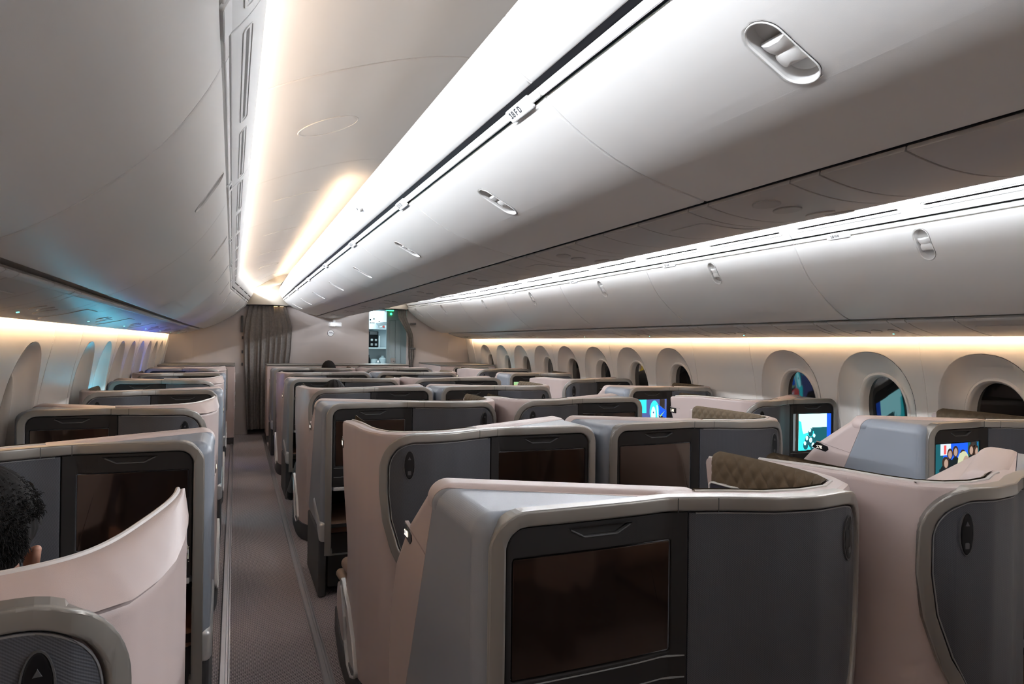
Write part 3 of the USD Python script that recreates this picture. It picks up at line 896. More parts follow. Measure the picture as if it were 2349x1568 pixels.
    add('seat_cushion', hull([(ud + .04, .20, .40), (W - .12, .20, .40), (ud + .04, .72, .41), (W - .12, .72, .41)], .055, 5), 'leather_brown')
    add('armrest', hull([(W - .075, tip - .26, .455), (W - .075, tip + .10, .42), (W - .12, tip - .26, .455), (W - .12, tip + .10, .42)], .034, 5), 'leather_tan')
    add('armrest_lid', hull([(W - .050, tip - .24, .385), (W - .050, tip + .18, .345), (W - .10, tip - .24, .385), (W - .10, tip + .18, .345)], .024, 5), 'leather_tan', 'armrest')
    # literature pocket scooped low in the aisle side of the shell
    if tip > .65:
      t1 = cs.at(1, .40)
      pk = Polygon([(t1 - .22, .14), (t1 - .16, .26), (t1 - .05, .37), (t1 + .14, .44), (t1 + .17, .42), (t1 + .05, .30), (t1 + .02, .20), (t1 - .06, .13), (t1 - .14, .11)])
      pk = pk.buffer(-.015).buffer(.03, quad_segs=6)
      add('magazine_pocket', plate(pk.difference(pk.buffer(-.012)), sm, -.002, .018, .006, step=.02), 'pale_metal')
      add('pocket_inside', plate(pk.buffer(-.011), sm, -.002, .003, .001, step=.03), 'piping_grey', 'magazine_pocket')
    geo = dict(fm=fm, t0=t0, sc=(sc0, sc1, zs0, zs1), W=W, mir=mir, te=te, sm=sm, tw=tw, ud=ud)
    return parts, geo


def to_man(t):
    return m3.Manifold(m3.Mesh(np.asarray(t.vertices, np.float32), np.asarray(t.faces, np.uint32)))


def resample(c, n):
    s = np.linspace(0, c.L, n)
    return c.pos(s)


def inner_map(c, off):
    """Inner face of the shell: depth counts towards the seat."""
    def f(t, z, d):
        p = c.pos(t) + c.nrm(t) * (off - d)[..., None]
        return np.stack([p[..., 0], p[..., 1], z], -1)
    return f


def box_inside(x0, y0, z0, x1, y1, z1):
    b = trimesh.creation.box(bounds=[(x0, y0, z0), (x1, y1, z1)])
    v, f = np.array(b.vertices), np.array(b.faces)
    c = v[f].mean(1)
    keep = c[:, 1] > y0 + .01
    return trimesh.Trimesh(v, f[keep][:, ::-1], process=False)


PROTO = {}


def place_unit(key, mir, W, tip, x, y, label, group, sign=None, sign_kind=None, lit=None):
    """First of a kind is built, later ones reference it; a lit one keeps its own screen."""
    kk = (mir, W, tip)
    if kk not in PROTO:
        parts, geo = build_unit(mir, W, tip)
        root = f'/World/seat_unit_kind_{len(PROTO)}'
        c = stage.CreateClassPrim(root)
        made, counts = {}, {}
        for name, g, mt, under, sm in parts:
            par = made[under] if under else root
            n = counts.get((par, name), 0); counts[(par, name)] = n + 1
            path = f'{par}/{name}' if n == 0 else f'{par}/{name}_{n:03d}'
            usdkit.mesh(stage, path, g, '/World/Looks/' + mt, smooth=sm)
            made.setdefault(name, path)
        PROTO[kk] = (root, geo)
    root, geo = PROTO[kk]
    path = thing('seat_unit', label, 'airplane seat', (x, y, 0), group=group)
    pr = stage.GetPrimAtPath(path)
    pr.GetReferences().AddInternalReference(root)
    fx = (lambda g: mirror(g, W)) if mir else (lambda g: g)
    if sign:
        seat_sign(path, geo, sign, sign_kind, fx)
    if lit:
        sc0, sc1, z0, z1 = geo['sc']
        w, h = sc1 - sc0, z1 - z0
        for i, (nm, shape, mt) in enumerate(lit):
            shape = affinity.affine_transform(shape, [w if not mir else -w, 0, 0, h, sc0 if not mir else sc1, z0]).intersection(rect(sc0 + .001, z0 + .001, sc1 - .001, z1 - .001))
            ms = [plate(p, geo['fm'], .001, .0025 + .00025 * i, 0, step=.1) for p in polys(shape)]
            if ms:
                obj(nm, fx(cat(*ms)), mt, path)
    return path


def seat_sign(path, geo, text, kind, fx):
    W = geo['W']
    if kind == 'housing':                 # on the slanted front edge of the monitor housing side wall, facing the aisle
        def f(v, z, d):
            return np.stack([-d, v, z], -1)
        c = Polygon([(.605, 1.018), (.690, 1.036), (.716, 1.012), (.724, 1.000), (.622, .985), (.600, 1.000)])
        pl = plate(c, f, -.012, .0025, .002, step=.05, flip=True)
        gr = plate(Polygon([(.45, 1.004), (.69, 1.037), (.69, 1.041), (.45, 1.008)]), f, -.01, .0012, 0, step=.1, flip=True)
        rd = (-1, .0)
        t = meshkit.text_mesh(text, .017, .0006, bold=True); v = np.array(t.vertices)
        s = .690 - v[:, 0]; z = 1.000 + v[:, 1]
        tx = trimesh.Trimesh(np.stack([-.003 - v[:, 2], s, z], -1), t.faces, process=False)
        if geo['mir']:                    # keep the lettering readable on the mirrored side
            mid = (tx.bounds[0][1] + tx.bounds[1][1]) / 2
            vv = np.array(tx.vertices); vv[:, 1] = 2 * mid - vv[:, 1]; tx = trimesh.Trimesh(vv, tx.faces[:, ::-1], process=False)
    else:                                 # on the front edge of the seat shell wing
        sm, tw = geo['sm'], geo['tw']
        pl = plate(rect(tw - .105, 1.065, tw - .012, 1.105, .006), sm, -.004, .003, .002, step=.03)
        gr = plate(Polygon([(tw - .15, 1.106), (tw - .012, 1.110), (tw - .012, 1.113), (tw - .15, 1.109)]), sm, -.002, .0015, 0, step=.1)
        t = meshkit.text_mesh(text, .020, .0006, bold=True); v = np.array(t.vertices)
        # outward side seen from the aisle: text runs towards the front-left, i.e. against t when unmirrored
        x0 = tw - .095 + (0 if not geo['mir'] else 0)
        tt = x0 + v[:, 0] if not geo['mir'] else tw - .022 - v[:, 0]
        tx = trimesh.Trimesh(sm(tt, 1.075 + v[:, 1], .0035 + v[:, 2]), t.faces, process=False)
    p = thing('seat_sign', parent=path)
    obj('sign_plate', fx(pl), 'gloss_black', p)
    obj('sign_groove', fx(gr), 'taupe_dark', p)
    obj('sign_number', fx(tx), 'sign_light', p)


def el(cx, cy, a, b, n=2.0):
    return Polygon(oval(cx, cy, a, b, n, 28))


def pg(*p):
    return Polygon(p)


def bust(cx, cy, s, hair, face):
    """head and shoulders at screen position, s = head size (x in width units, aspect 16:9)"""
    return [('picture_hair', el(cx, cy, s * .62, s * 1.12), hair), ('picture_face', el(cx, cy - s * .12, s * .42, s * .82), face)]


TV_SHOW = [('picture_back', sbox(0, 0, 1, 1), 'tv_teal'), ('picture_glow', sbox(.16, .45, .95, 1), 'tv_blue'), ('picture_left', sbox(.10, .78, .32, 1), 'tv_white'),
           ('picture_mark', pg((.17, .80), (.22, .80), (.22, .97), (.17, .97)), 'tv_red'),
           ('picture_crowd', sbox(.08, .0, 1, .52), 'tv_dark')]
for cx, cy in ((.30, .80), (.42, .84), (.77, .85), (.90, .82), (.58, .76)):
    TV_SHOW += bust(cx, cy, .095, 'tv_hair', 'tv_skin') + [('picture_coat', el(cx, cy - .30, .10, .20), 'tv_dark')]
TV_SHOW += [('picture_man', el(.20, .35, .13, .26), 'tv_dark'), ('picture_collar', pg((.15, .48), (.25, .48), (.20, .38)), 'tv_white')] + bust(.20, .64, .10, 'tv_hair', 'tv_skin')
for cx, cy in ((.12, .30), (.34, .22), (.33, .02), (.62, .12)):
    TV_SHOW += [('picture_chair', el(cx, cy, .11, .16, 3), 'tv_seat')]
TV_SHOW += [('picture_woman', el(.60, .22, .17, .28), 'tv_pink'), ('picture_hair', el(.585, .56, .125, .28), 'tv_blond'), ('picture_hair', pg((.48, .6), (.56, .5), (.58, .2), (.47, .18)), 'tv_blond'),
            ('picture_face', el(.63, .58, .075, .17), 'tv_skin'), ('picture_mouth', el(.64, .50, .016, .022), 'tv_hair'), ('picture_eye', el(.605, .61, .014, .013), 'tv_hair'),
            ('picture_eye', el(.66, .62, .014, .013), 'tv_hair'), ('picture_hand', el(.70, .48, .03, .10), 'tv_skin'), ('picture_arm', pg((.68, .25), (.72, .25), (.73, .45), (.68, .45)), 'tv_skin')]
TV_CROWD = [('picture_back', sbox(0, 0, 1, 1), 'tv_grey'), ('picture_sky', sbox(.13, .02, .88, 1), 'tv_sky'), ('picture_edge', sbox(.88, .02, 1, 1), 'tv_blue'),
            ('picture_shade', pg((.13, .0), (.13, .82), (.19, .78), (.22, .55), (.30, .30), (.34, 0)), 'tv_cyan'), ('picture_wall', pg((.48, .62), (.88, .62), (.88, .02), (.52, .02)), 'tv_teal'),
            ('picture_field', pg((.24, .45), (.52, .52), (.60, .02), (.30, .02)), 'tv_cyan')]
for cx, cy, s in ((.44, .55, .06), (.36, .34, .07), (.46, .28, .08), (.31, .20, .06), (.55, .40, .06), (.52, .14, .08)):
    TV_CROWD += [('picture_figure', el(cx, cy - .06, s, s * 1.9), 'tv_teal'), ('picture_light', el(cx - .02, cy, s * .5, s * .9), 'tv_sky')]
TV_FACE = [('picture_back', sbox(0, 0, 1, 1), 'tv_slate'), ('picture_corner', sbox(0, .55, .36, 1), 'tv_cyan'), ('picture_beam', pg((.55, .95), (1, .6), (1, .35), (.7, .5)), 'tv_blue'),
           ('picture_leaf', pg((.70, .85), (.95, .62), (.80, .40), (.68, .55)), 'tv_green'), ('picture_head', el(.60, .60, .14, .36), 'tv_cyan'), ('picture_face', el(.57, .50, .07, .26), 'tv_sky'),
           ('picture_eye', el(.57, .56, .02, .03), 'tv_slate'), ('picture_hairline', pg((.66, .80), (.70, .80), (.74, .35), (.70, .35)), 'tv_white'), ('picture_body', sbox(.46, 0, .62, .30), 'tv_cyan'),
           ('picture_ball', el(.80, .12, .17, .26), 'tv_red'), ('picture_ball_stripe', pg((.80, .36), (.87, .33), (.90, .0), (.83, .0)), 'tv_white')]
TV_GOLD = [('picture_back', sbox(0, 0, 1, 1), 'tv_gold'), ('picture_band', sbox(0, .86, 1, 1), 'tv_green'), ('picture_hat', el(.30, .62, .16, .20), 'tv_dark'), ('picture_face', el(.32, .40, .10, .24), 'tv_skin'),
           ('picture_shape', el(.62, .66, .10, .16), 'tv_skin'), ('picture_shape', el(.78, .60, .07, .18), 'tv_white'), ('picture_low', sbox(0, 0, 1, .22), 'tv_hair')]
TV_PLAIN = lambda a, b: [('picture_back', sbox(0, 0, 1, 1), a), ('picture_shape', pg((.1, .1), (.7, .2), (.9, .9), (.4, .8)), b)]

PITCHY = 1.42
WC, WS = 1.11, .985
ROWN = ['nearest', 'second', 'third', 'fourth', 'fifth', 'sixth', 'seventh']
for r in range(7):
    y = 1.42 + PITCHY * r
    row = 18 - r
    far = r >= 3
    # left seat of the middle pair (by the left aisle)
    mir = r % 2 == 1
    place_unit('D', mir, WC if mir else 1.18, .76 if mir else .63, -1.09, y,
               f'{ROWN[r]} seat unit right of the left aisle, ' + ('charcoal back panel by the aisle' if mir else 'monitor by the aisle'),
               'middle seat units by the left aisle', sign=f'{row}D', sign_kind='shell' if mir else 'housing', lit=TV_PLAIN('tv_sky', 'tv_green') if r == 4 else None)
    place_unit('F', not mir, 1.10 if not mir else 1.13, .63 if not mir else .76, .105 if not mir else .045, y - (.08 if r == 0 else 0),
               f'{ROWN[r]} seat unit on the right half of the middle block, ' + ('monitor on its left' if mir else 'panel on its left'),
               'middle seat units by the right aisle', sign=f'{row}F', sign_kind='housing' if not mir else 'shell')
for r in range(6):
    y = 2.42 + PITCHY * r
    mir = r % 2 == 1
    desc = {0: 'screen showing a studio audience', 1: 'screen showing a pale cyan scene', 2: 'screen showing a blue face and red ball',
            3: 'screen dark', 4: 'screen showing a golden picture', 5: 'farthest from the camera'}[r]
    place_unit('K', mir, WS, .80 if mir else .63, 1.665, y, f'{ROWN[r]} window seat unit on the right, {desc}', 'seat units along the right windows', sign=f'{17 - r}K', sign_kind='shell' if mir else 'housing',
               lit={0: TV_SHOW, 1: TV_CROWD, 2: TV_FACE, 4: TV_GOLD}.get(r))
for r in range(7):
    y = 1.24 if r == 0 else 1.40 + PITCHY * r
    mir = r % 2 == 1
    desc = {0: 'dark-haired passenger inside', 1: 'wide monitor beside the aisle', 2: 'coat hook panel beside the aisle', 3: 'monitor by the aisle',
            4: 'back panel by the aisle', 5: 'low in view', 6: 'just before the front partition'}[r]
    place_unit('A', mir, WS, .66 if not mir else .63, -1.665 - WS - (.015 if r == 0 else 0), y, f'{ROWN[r]} window seat unit on the left, {desc}', 'seat units along the left windows', sign=f'{18 - r}A', sign_kind='housing' if mir else 'shell',
               lit={4: TV_PLAIN('tv_glow_cyan', 'tv_glow_cyan'), 6: TV_PLAIN('tv_glow_blue', 'tv_blue')}.get(r))
# one row behind the photographer, seen only as reflections in the dark screens
place_unit('D', True, WC, .76, -1.09, -1.0, 'seat unit behind the camera by the left aisle', 'seat units behind the camera')
place_unit('F', False, 1.13, .76, .045, -1.0, 'seat unit behind the camera by the right aisle', 'seat units behind the camera')

# ================================================================== FRONT OF THE CABIN
# drawn curtain in the left doorway
def curtain_sheet(x0, x1, z0, z1, y, folds, amp, waist=None, nx=160, nz=30, seed=1):
    rng = np.random.default_rng(seed)
    ph = rng.uniform(-.35, .35, folds + 2)
    front_, back_ = [], []
    for q in np.linspace(0, 1, nz):
        z = z1 + (z0 - z1) * q
        a = np.linspace(0, 1, nx)
        l, r = x0(q), x1(q)
        x = l + (r - l) * a
        w = np.interp(a * folds, np.arange(folds + 2), ph)
        f = np.sin(2 * np.pi * (a * folds + w * (.4 + .6 * q))) + .3 * np.sin(4.2 * np.pi * (a * folds) + 3 * q)
        d = amp * (.35 + .65 * min(1, q * 3)) * f + .010 * meshkit.noise(np.stack([x * 9, np.full(nx, z * 5), np.zeros(nx)], -1), seed)
        front_.append(np.stack([x, y - d, np.full(nx, z)], -1))
    m = loft(front_, closed=False)
    v = np.array(m.vertices); v2 = v + [0, .006, 0]
    return trimesh.Trimesh(np.vstack([v, v2]), np.vstack([m.faces, m.faces[:, ::-1] + len(v)]), process=False)


cu = thing('curtain', 'grey brown curtain drawn across the doorway at the end of the left aisle', 'curtain', (0, 0, 0))
cl = lambda q: np.interp(q, [0, .12, .25, .45, 1], [-1.345, -1.40, -1.425, -1.41, -1.36])
cr = lambda q: np.interp(q, [0, .10, .18, .35, .55, 1], [-.76, -.69, -.645, -.66, -.70, -.74])
obj('cloth', curtain_sheet(cl, cr, .09, 2.205, 12.405, 8, .024), 'curtain_cloth', cu)
obj('rail', rbox(-1.40, 12.385, 2.205, -.68, 12.42, 2.222, .004), 'mid_grey', cu)
for z in (1.62, 1.38, 1.17):
    obj('wall_clip', rbox(-1.455, 12.44, z, -1.43, 12.462, z + .05, .004), 'dark_grey', cu)
obj('tie_strap', rbox(-1.47, 12.44, 1.74, -1.435, 12.462, 2.02, .006), 'dark_grey', cu)
# gathered curtain at the right doorway
c2 = thing('curtain', 'narrow grey brown curtain gathered and tied at the right doorway', 'curtain', (0, 0, 0))
gx = lambda q: np.interp(q, [0, .06, .22, .42, .46, 1], [1.36, 1.36, 1.50, 1.525, 1.51, 1.46])
gxl = lambda q: np.interp(q, [0, .06, .22, .42, .46, 1], [1.20, 1.20, 1.40, 1.405, 1.42, 1.32])
obj('cloth', curtain_sheet(gxl, gx, .09, 2.205, 12.405, 3, .018, nx=60, seed=4), 'curtain_cloth', c2)
for z in (1.93, 1.47):
    obj('tie_band', rbox(1.43, 12.37, z, 1.545, 12.44, z + .035, .012), 'cloth_grey', c2)
obj('rail', rbox(.70, 12.385, 2.205, 1.40, 12.42, 2.222, .004), 'mid_grey', c2)


# front partitions (monuments) with the first row's monitors
def monument(label, x0, x1, y0, y1, h, screens, door_side=None, name='partition_cabinet', lit=None):
    t = thing(name, label, 'cabinet', (0, 0, 0))
    obj('body', rbox(x0, y0 + .012, .10, x1, y1, h, .012), 'taupe_shell', t)
    obj('plinth', rbox(x0 + .004, y0 + .02, 0, x1 - .004, y1 - .004, .10, .004), 'dark_grey', t)
    obj('top_edge', rbox(x0 - .006, y0, h, x1 + .006, y1 + .002, h + .022, .008), 'bronze_frame', t)
    fy = lambda x, z, d: np.stack([x, y0 + .012 - d, z], -1)
    for a, b in screens:
        fr = rect(a, .5, b, h - .015, .05, 8)
        obj('screen_frame', plate(fr.difference(fr.buffer(-.028)), fy, -.002, .014, .006, axis=0, step=.3), 'bronze_frame', t)
        obj('screen_bezel', plate(fr.buffer(-.027), fy, -.002, .006, .003, axis=0, step=.3), 'bezel_black', t)
        obj('screen', plate(rect(a + .07, .82, b - .07, h - .09, .004), fy, .002, .009, .001, axis=0, step=.3), 'tv_sky' if lit else 'screen_dark', t)
        if lit:
            obj('picture', plate(Polygon([(a + .07, .9), (a + .25, .9), (a + .30, h - .09), (a + .22, h - .09)]), fy, .008, .0098, 0, axis=0, step=.3), 'tv_blue', t)
    if door_side:
        xs = x1 if door_side > 0 else x0
        fs = lambda v, z, d: np.stack([xs + door_side * d, v, z], -1)
        obj('cabinet_door', plate(rect(y0 + .12, .22, y1 - .10, h - .10, .006), fs, -.002, .008, .003, axis=0, step=.5, flip=door_side < 0), 'taupe_shell', t)
        obj('door_handle', plate(rect(y0 + .3, .55, y1 - .18, .585, .006), fs, .0, .018, .006, axis=0, step=.5, flip=door_side < 0), 'taupe_dark', t)
        obj('door_label', plate(rect(y1 - .30, h - .22, y1 - .2, h - .16, .004), fs, .004, .0095, .001, axis=0, step=.5, flip=door_side < 0), 'paint_white', t)
        for z in (.35, .55, .75, .95):
            obj('hinge', plate(rect(y0 + .10, z, y0 + .13, z + .04, .004), fs, .0, .012, .003, axis=0, step=.5, flip=door_side < 0), 'pale_metal', t)
    return t


monument('tall taupe partition cabinet at the front left, side door facing the aisle', -2.62, -1.56, 11.33, 12.42, 1.20, [(-2.36, -1.66)], 1)
monument('low taupe partition before the front wall, behind the middle seats', -1.09, 1.19, 11.42, 11.95, 1.205, [(-1.02, -.10), (.16, 1.10)])
monument('taupe partition cabinet at the front right, its screen lit pale blue', 1.62, 2.60, 11.0, 12.42, 1.215, [(1.85, 2.50)], -1, lit=True)

# small fittings
em = thing('exit_lamp_unit', 'small white ceiling fixture with twin lit lamps under the centre bins', 'lamp', (0, 0, 0))
obj('housing', rbox(-.03, 12.20, 1.860, .17, 12.42, 1.940, .02), 'paint_white', em)
for x in (.015, .042):
    obj('lamp', rbox(x - .008, 12.19, 1.872, x + .010, 12.205, 1.918, .003), 'lamp_white', em)
obj('stem', rbox(.03, 12.28, 1.935, .07, 12.32, 1.985, .005), 'paint_white', em)
ns = thing('round_notice', 'round white no smoking notice on the front wall below the lamp', 'sign', (0, 0, 0))
yw = YB - .004
fn = lambda x, z, d: np.stack([x, yw - d, z], -1)
obj('disc', plate(Polygon(oval(.02, 1.75, .057, .057)), fn, -.002, .003, .001, axis=0, step=.1), 'paint_white', ns)
obj('ring', plate(Polygon(oval(.02, 1.75, .057, .057)).difference(Polygon(oval(.02, 1.75, .052, .052))), fn, 0, .004, .001, axis=0, step=.1), 'print_grey', ns)
obj('pictogram', plate(rect(-.012, 1.762, .052, 1.772, .002), fn, 0, .004, .0005, axis=0, step=.1), 'print_grey', ns)
obj('lettering', trimesh.Trimesh((lambda v: fn(.02 - .036 + v[:, 0], 1.738 + v[:, 1], .003 + v[:, 2]))(np.array(meshkit.text_mesh('NO SMOKING', .0095, .001).vertices)), meshkit.text_mesh('NO SMOKING', .0095, .001).faces, process=False), 'print_grey', ns)
sn = thing('cabin_camera', 'small dark sensor in a white pod on the bulging cove panel', 'camera', (0, 0, 0))
ys, ss = 4.06, C_MPANEL.at(1, 2.39)
pod = [mpm(oval(ys, ss, .030 * f, .022 * f, 2, 24)[:, 0], oval(ys, ss, .030 * f, .022 * f, 2, 24)[:, 1], np.full(24, d)) for f, d in ((1, -.002), (.96, .010), (.8, .016), (.4, .018))]
obj('pod', loft(pod, flip=True, caps=(False, True)), 'bin_white', sn)
obj('lens', plate(Polygon(oval(ys + .012, ss - .004, .009, .009, 2, 20)), mpm, .010, .0195, .003, axis=1, step=.02), 'print_grey', sn)

# galley beyond the right doorway
G = thing('galley_room', kind='structure', label='pale blue lit galley room beyond the right doorway')
obj('back_wall', rbox(.1, 15.6, 0, 2.4, 15.66, 2.5, .01), 'galley_white', G)
obj('side_wall', rbox(.05, 12.6, 0, .11, 15.7, 2.5, .01), 'galley_grey', G)
obj('side_wall', rbox(2.35, 12.6, 0, 2.41, 15.7, 2.5, .01), 'galley_grey', G)
obj('room_ceiling', rbox(.05, 12.6, 2.42, 2.41, 15.7, 2.48, .01), 'galley_white', G)
obj('sloping_panel', moved(rbox(-.05, -.9, -.01, .05, .9, .01, .005), (1.40, 15.0, 2.0), trimesh.transformations.rotation_matrix(.85, [0, 1, 0])[:3, :3]), 'galley_white', G)
obj('ceiling_lamp', rbox(.80, 14.3, 2.385, 1.10, 14.5, 2.418, .008), 'galley_lamp', G)
LV = thing('lavatory_panel', 'pale grey green folding door panel just inside the right doorway', 'door', (0, 0, 0))
obj('panel', rbox(1.12, 12.95, 0, 1.60, 13.0, 2.30, .008), 'galley_grey', LV)
for x in (1.18, 1.285):
    obj('door_leaf', rbox(x, 12.93, .10, x + .10, 12.955, 2.02, .006), 'galley_grey', LV)
obj('control_plate', rbox(1.19, 12.918, 1.13, 1.29, 12.932, 1.30, .004), 'steel', LV)
for z in (1.18, 1.23):
    obj('control_button', rbox(1.245, 12.910, z, 1.26, 12.920, z + .012, .002), 'dark_grey', LV)
el1 = thing('exit_light', 'round green lit indicator above the folding door panel', 'light', (0, 0, 0))
obj('lens', moved(trimesh.creation.cylinder(.024, .012, sections=24), (1.19, 12.915, 2.14), trimesh.transformations.rotation_matrix(math.pi / 2, [1, 0, 0])[:3, :3]), 'lamp_green', el1)
obj('collar', moved(trimesh.creation.annulus(.024, .032, .012, sections=24), (1.19, 12.918, 2.14), trimesh.transformations.rotation_matrix(math.pi / 2, [1, 0, 0])[:3, :3]), 'mid_grey', el1)
el2 = thing('exit_light', 'flat green lit strip under the header of the right doorway', 'light', (0, 0, 0))
obj('lens', rbox(.98, 12.34, 2.168, 1.12, 12.37, 2.190, .004), 'lamp_green', el2)
obj('holder', rbox(.96, 12.335, 2.19, 1.14, 12.375, 2.205, .004), 'dark_grey', el2)
GC = thing('galley_counter', 'galley counter with dark worktop seen through the right doorway', 'counter', (0, 0, 0))
obj('cabinet', rbox(.15, 14.7, 0, 2.3, 15.58, 1.02, .01), 'galley_grey', GC)
obj('worktop', rbox(.13, 14.66, 1.02, 2.32, 15.59, 1.065, .01), 'dark_grey', GC)
GS = thing('galley_shelf', 'white galley shelf with steel back above the worktop', 'shelf', (0, 0, 0))
obj('splash_back', rbox(.15, 15.52, 1.07, 2.3, 15.595, 1.45, .006), 'steel', GS)
obj('shelf', rbox(.15, 15.15, 1.45, 2.3, 15.595, 1.48, .006), 'galley_white', GS)
UC = thing('galley_cabinet', 'white upper galley cabinet with round switches and a red knob', 'cabinet', (0, 0, 0))
obj('body', rbox(.15, 15.30, 1.88, 2.3, 15.59, 2.38, .01), 'galley_white', UC)
for i, (x, z, m_, r_) in enumerate(((.78, 2.08, 'gloss_black', .018), (.86, 2.10, 'gloss_black', .014), (.98, 2.02, 'gloss_black', .024), (1.00, 1.95, 'paint_white', .05), (1.08, 1.93, 'red_paint', .024), (.78, 2.01, 'gloss_black', .01), (.82, 2.01, 'gloss_black', .01), (.86, 2.01, 'gloss_black', .01))):
    obj('switch', moved(trimesh.creation.cylinder(r_, .03, sections=16), (x + .46, 15.295, z + .02), trimesh.transformations.rotation_matrix(math.pi / 2, [1, 0, 0])[:3, :3]), m_, UC)
EQ = thing('coffee_maker', 'black galley coffee maker below the upper cabinet', 'appliance', (0, 0, 0))
obj('body', rbox(1.19, 15.16, 1.485, 1.40, 15.58, 1.84, .012), 'gloss_black', EQ)
obj('front_plate', rbox(1.21, 15.150, 1.76, 1.38, 15.162, 1.82, .004), 'dark_grey', EQ)
for x in (1.23, 1.32):
    for z in (1.52, 1.62):
        obj('dial', rbox(x, 15.145, z, x + .05, 15.163, z + .05, .006), 'pale_metal', EQ)
obj('side_rail', rbox(1.41, 15.14, 1.485, 1.43, 15.17, 1.74, .004), 'paint_white', EQ)
for i, (nm, lab, x, y, z, prof, m_) in enumerate((
        ('kettle', 'small steel jug on the galley worktop', 1.36, 14.95, 1.066, [(0, 0), (.055, 0), (.06, .05), (.05, .10), (.03, .125), (.028, .15), (0, .15)], 'steel'),
        ('jar', 'white lidded tub on the galley worktop beside the jug', 1.33, 15.25, 1.066, [(0, 0), (.07, 0), (.075, .15), (.05, .16), (0, .165)], 'galley_white'),
        ('jar', 'white lidded tub farther right on the galley worktop', 1.52, 15.28, 1.066, [(0, 0), (.08, 0), (.08, .17), (.04, .19), (.03, .23), (0, .23)], 'galley_white'),
        ('bottle', 'slim dark bottle standing at the left of the worktop', 1.23, 15.36, 1.066, [(0, 0), (.03, 0), (.03, .16), (.012, .2), (.012, .25), (0, .25)], 'gloss_black'))):
    t = thing(nm, lab, nm, (x, y, z))
    pr_ = np.array(prof); th = np.linspace(0, 2 * np.pi, 24, endpoint=False)
    rings = [np.stack([r_ * np.cos(th), r_ * np.sin(th), np.full(24, h_)], -1) for r_, h_ in np.maximum(pr_, [1e-4, 0])]
    cutn = max(2, len(rings) - 3)
    obj('body', loft(rings[:cutn + 1], flip=False), m_, t)
    obj('lid', loft(rings[cutn:], flip=False), m_ if nm != 'jar' else 'galley_grey', t)
ty = thing('tray', 'yellow and white stacked tray at the left end of the worktop', 'tray', (1.15, 14.86, 1.066))
obj('dish', rbox(-.13, -.1, 0, .13, .1, .05, .012), 'paint_white', ty)
obj('rim', rbox(-.12, -.09, .05, .12, .09, .068, .006), 'yellow_paint', ty)

# ================================================================== PEOPLE
def blob(points, radii, links, res=.018, it=12):
    """One smooth body skin: hulls of spheres along bones, unioned and smoothed."""
    P = [np.array(p, float) for p in points]
    ms = []
    for a, b in links:
        ms.append(m3.Manifold.batch_hull([m3.Manifold.sphere(radii[i], 20).translate(tuple(P[i])) for i in (a, b)]))
    m = m3.Manifold.batch_boolean(ms, m3.OpType.Add).refine_to_length(res)
    t = to_tm(m); t.merge_vertices()
    trimesh.smoothing.filter_taubin(t, iterations=it)
    return t


def head_mesh(s=1.0):
    """Head in local coordinates, face towards +y, chin to crown; origin at the head's centre."""
    m = m3.Manifold.batch_boolean([
        hullm([(0, -.012, .02)], .094, 10), hullm([(0, .012, -.01), (0, .035, -.055), (.02, .035, -.075), (-.02, .035, -.075)], .048, 8),
        hullm([(0, .085, -.005), (0, .100, -.025)], .013, 6), hullm([(.02, .076, .02), (-.02, .076, .02)], .016, 6), hullm([(.018, .078, -.055), (-.018, .078, -.055)], .010, 6),
        hullm([(0, -.015, -.06), (0, -.03, -.15)], .052, 8)], m3.OpType.Add).refine_to_length(.012)
    t = to_tm(m); t.merge_vertices(); trimesh.smoothing.filter_taubin(t, iterations=8)
    v = np.array(t.vertices); v[:, 0] *= .86; t.vertices = v * s
    return t


def hair_mesh(seed, s=1.0):
    t = trimesh.creation.icosphere(5, .108)
    v = np.array(t.vertices)
    ang = np.degrees(np.arctan2(v[:, 1], np.abs(v[:, 0])))
    keep_low = np.interp(ang, [-90, -55, -30, 0, 20, 40, 90], [-.125, -.12, -.075, .0, -.01, .05, .06])
    v[:, 2] = np.maximum(v[:, 2], keep_low + .012 * meshkit.noise(v * 40, seed))
    d = v / np.linalg.norm(v, axis=1, keepdims=True)
    v = v + d * (.010 * meshkit.fbm(np.stack([np.arctan2(v[:, 0], v[:, 1]) * 9, v[:, 2] * 22, np.zeros(len(v))], -1), 4, seed)[:, None])
    v[:, 0] *= .90; v[:, 2] = np.where(v[:, 2] > 0, v[:, 2] * 1.12, v[:, 2]); v += [0, -.012, .024]
    t.vertices = v * s
    return t


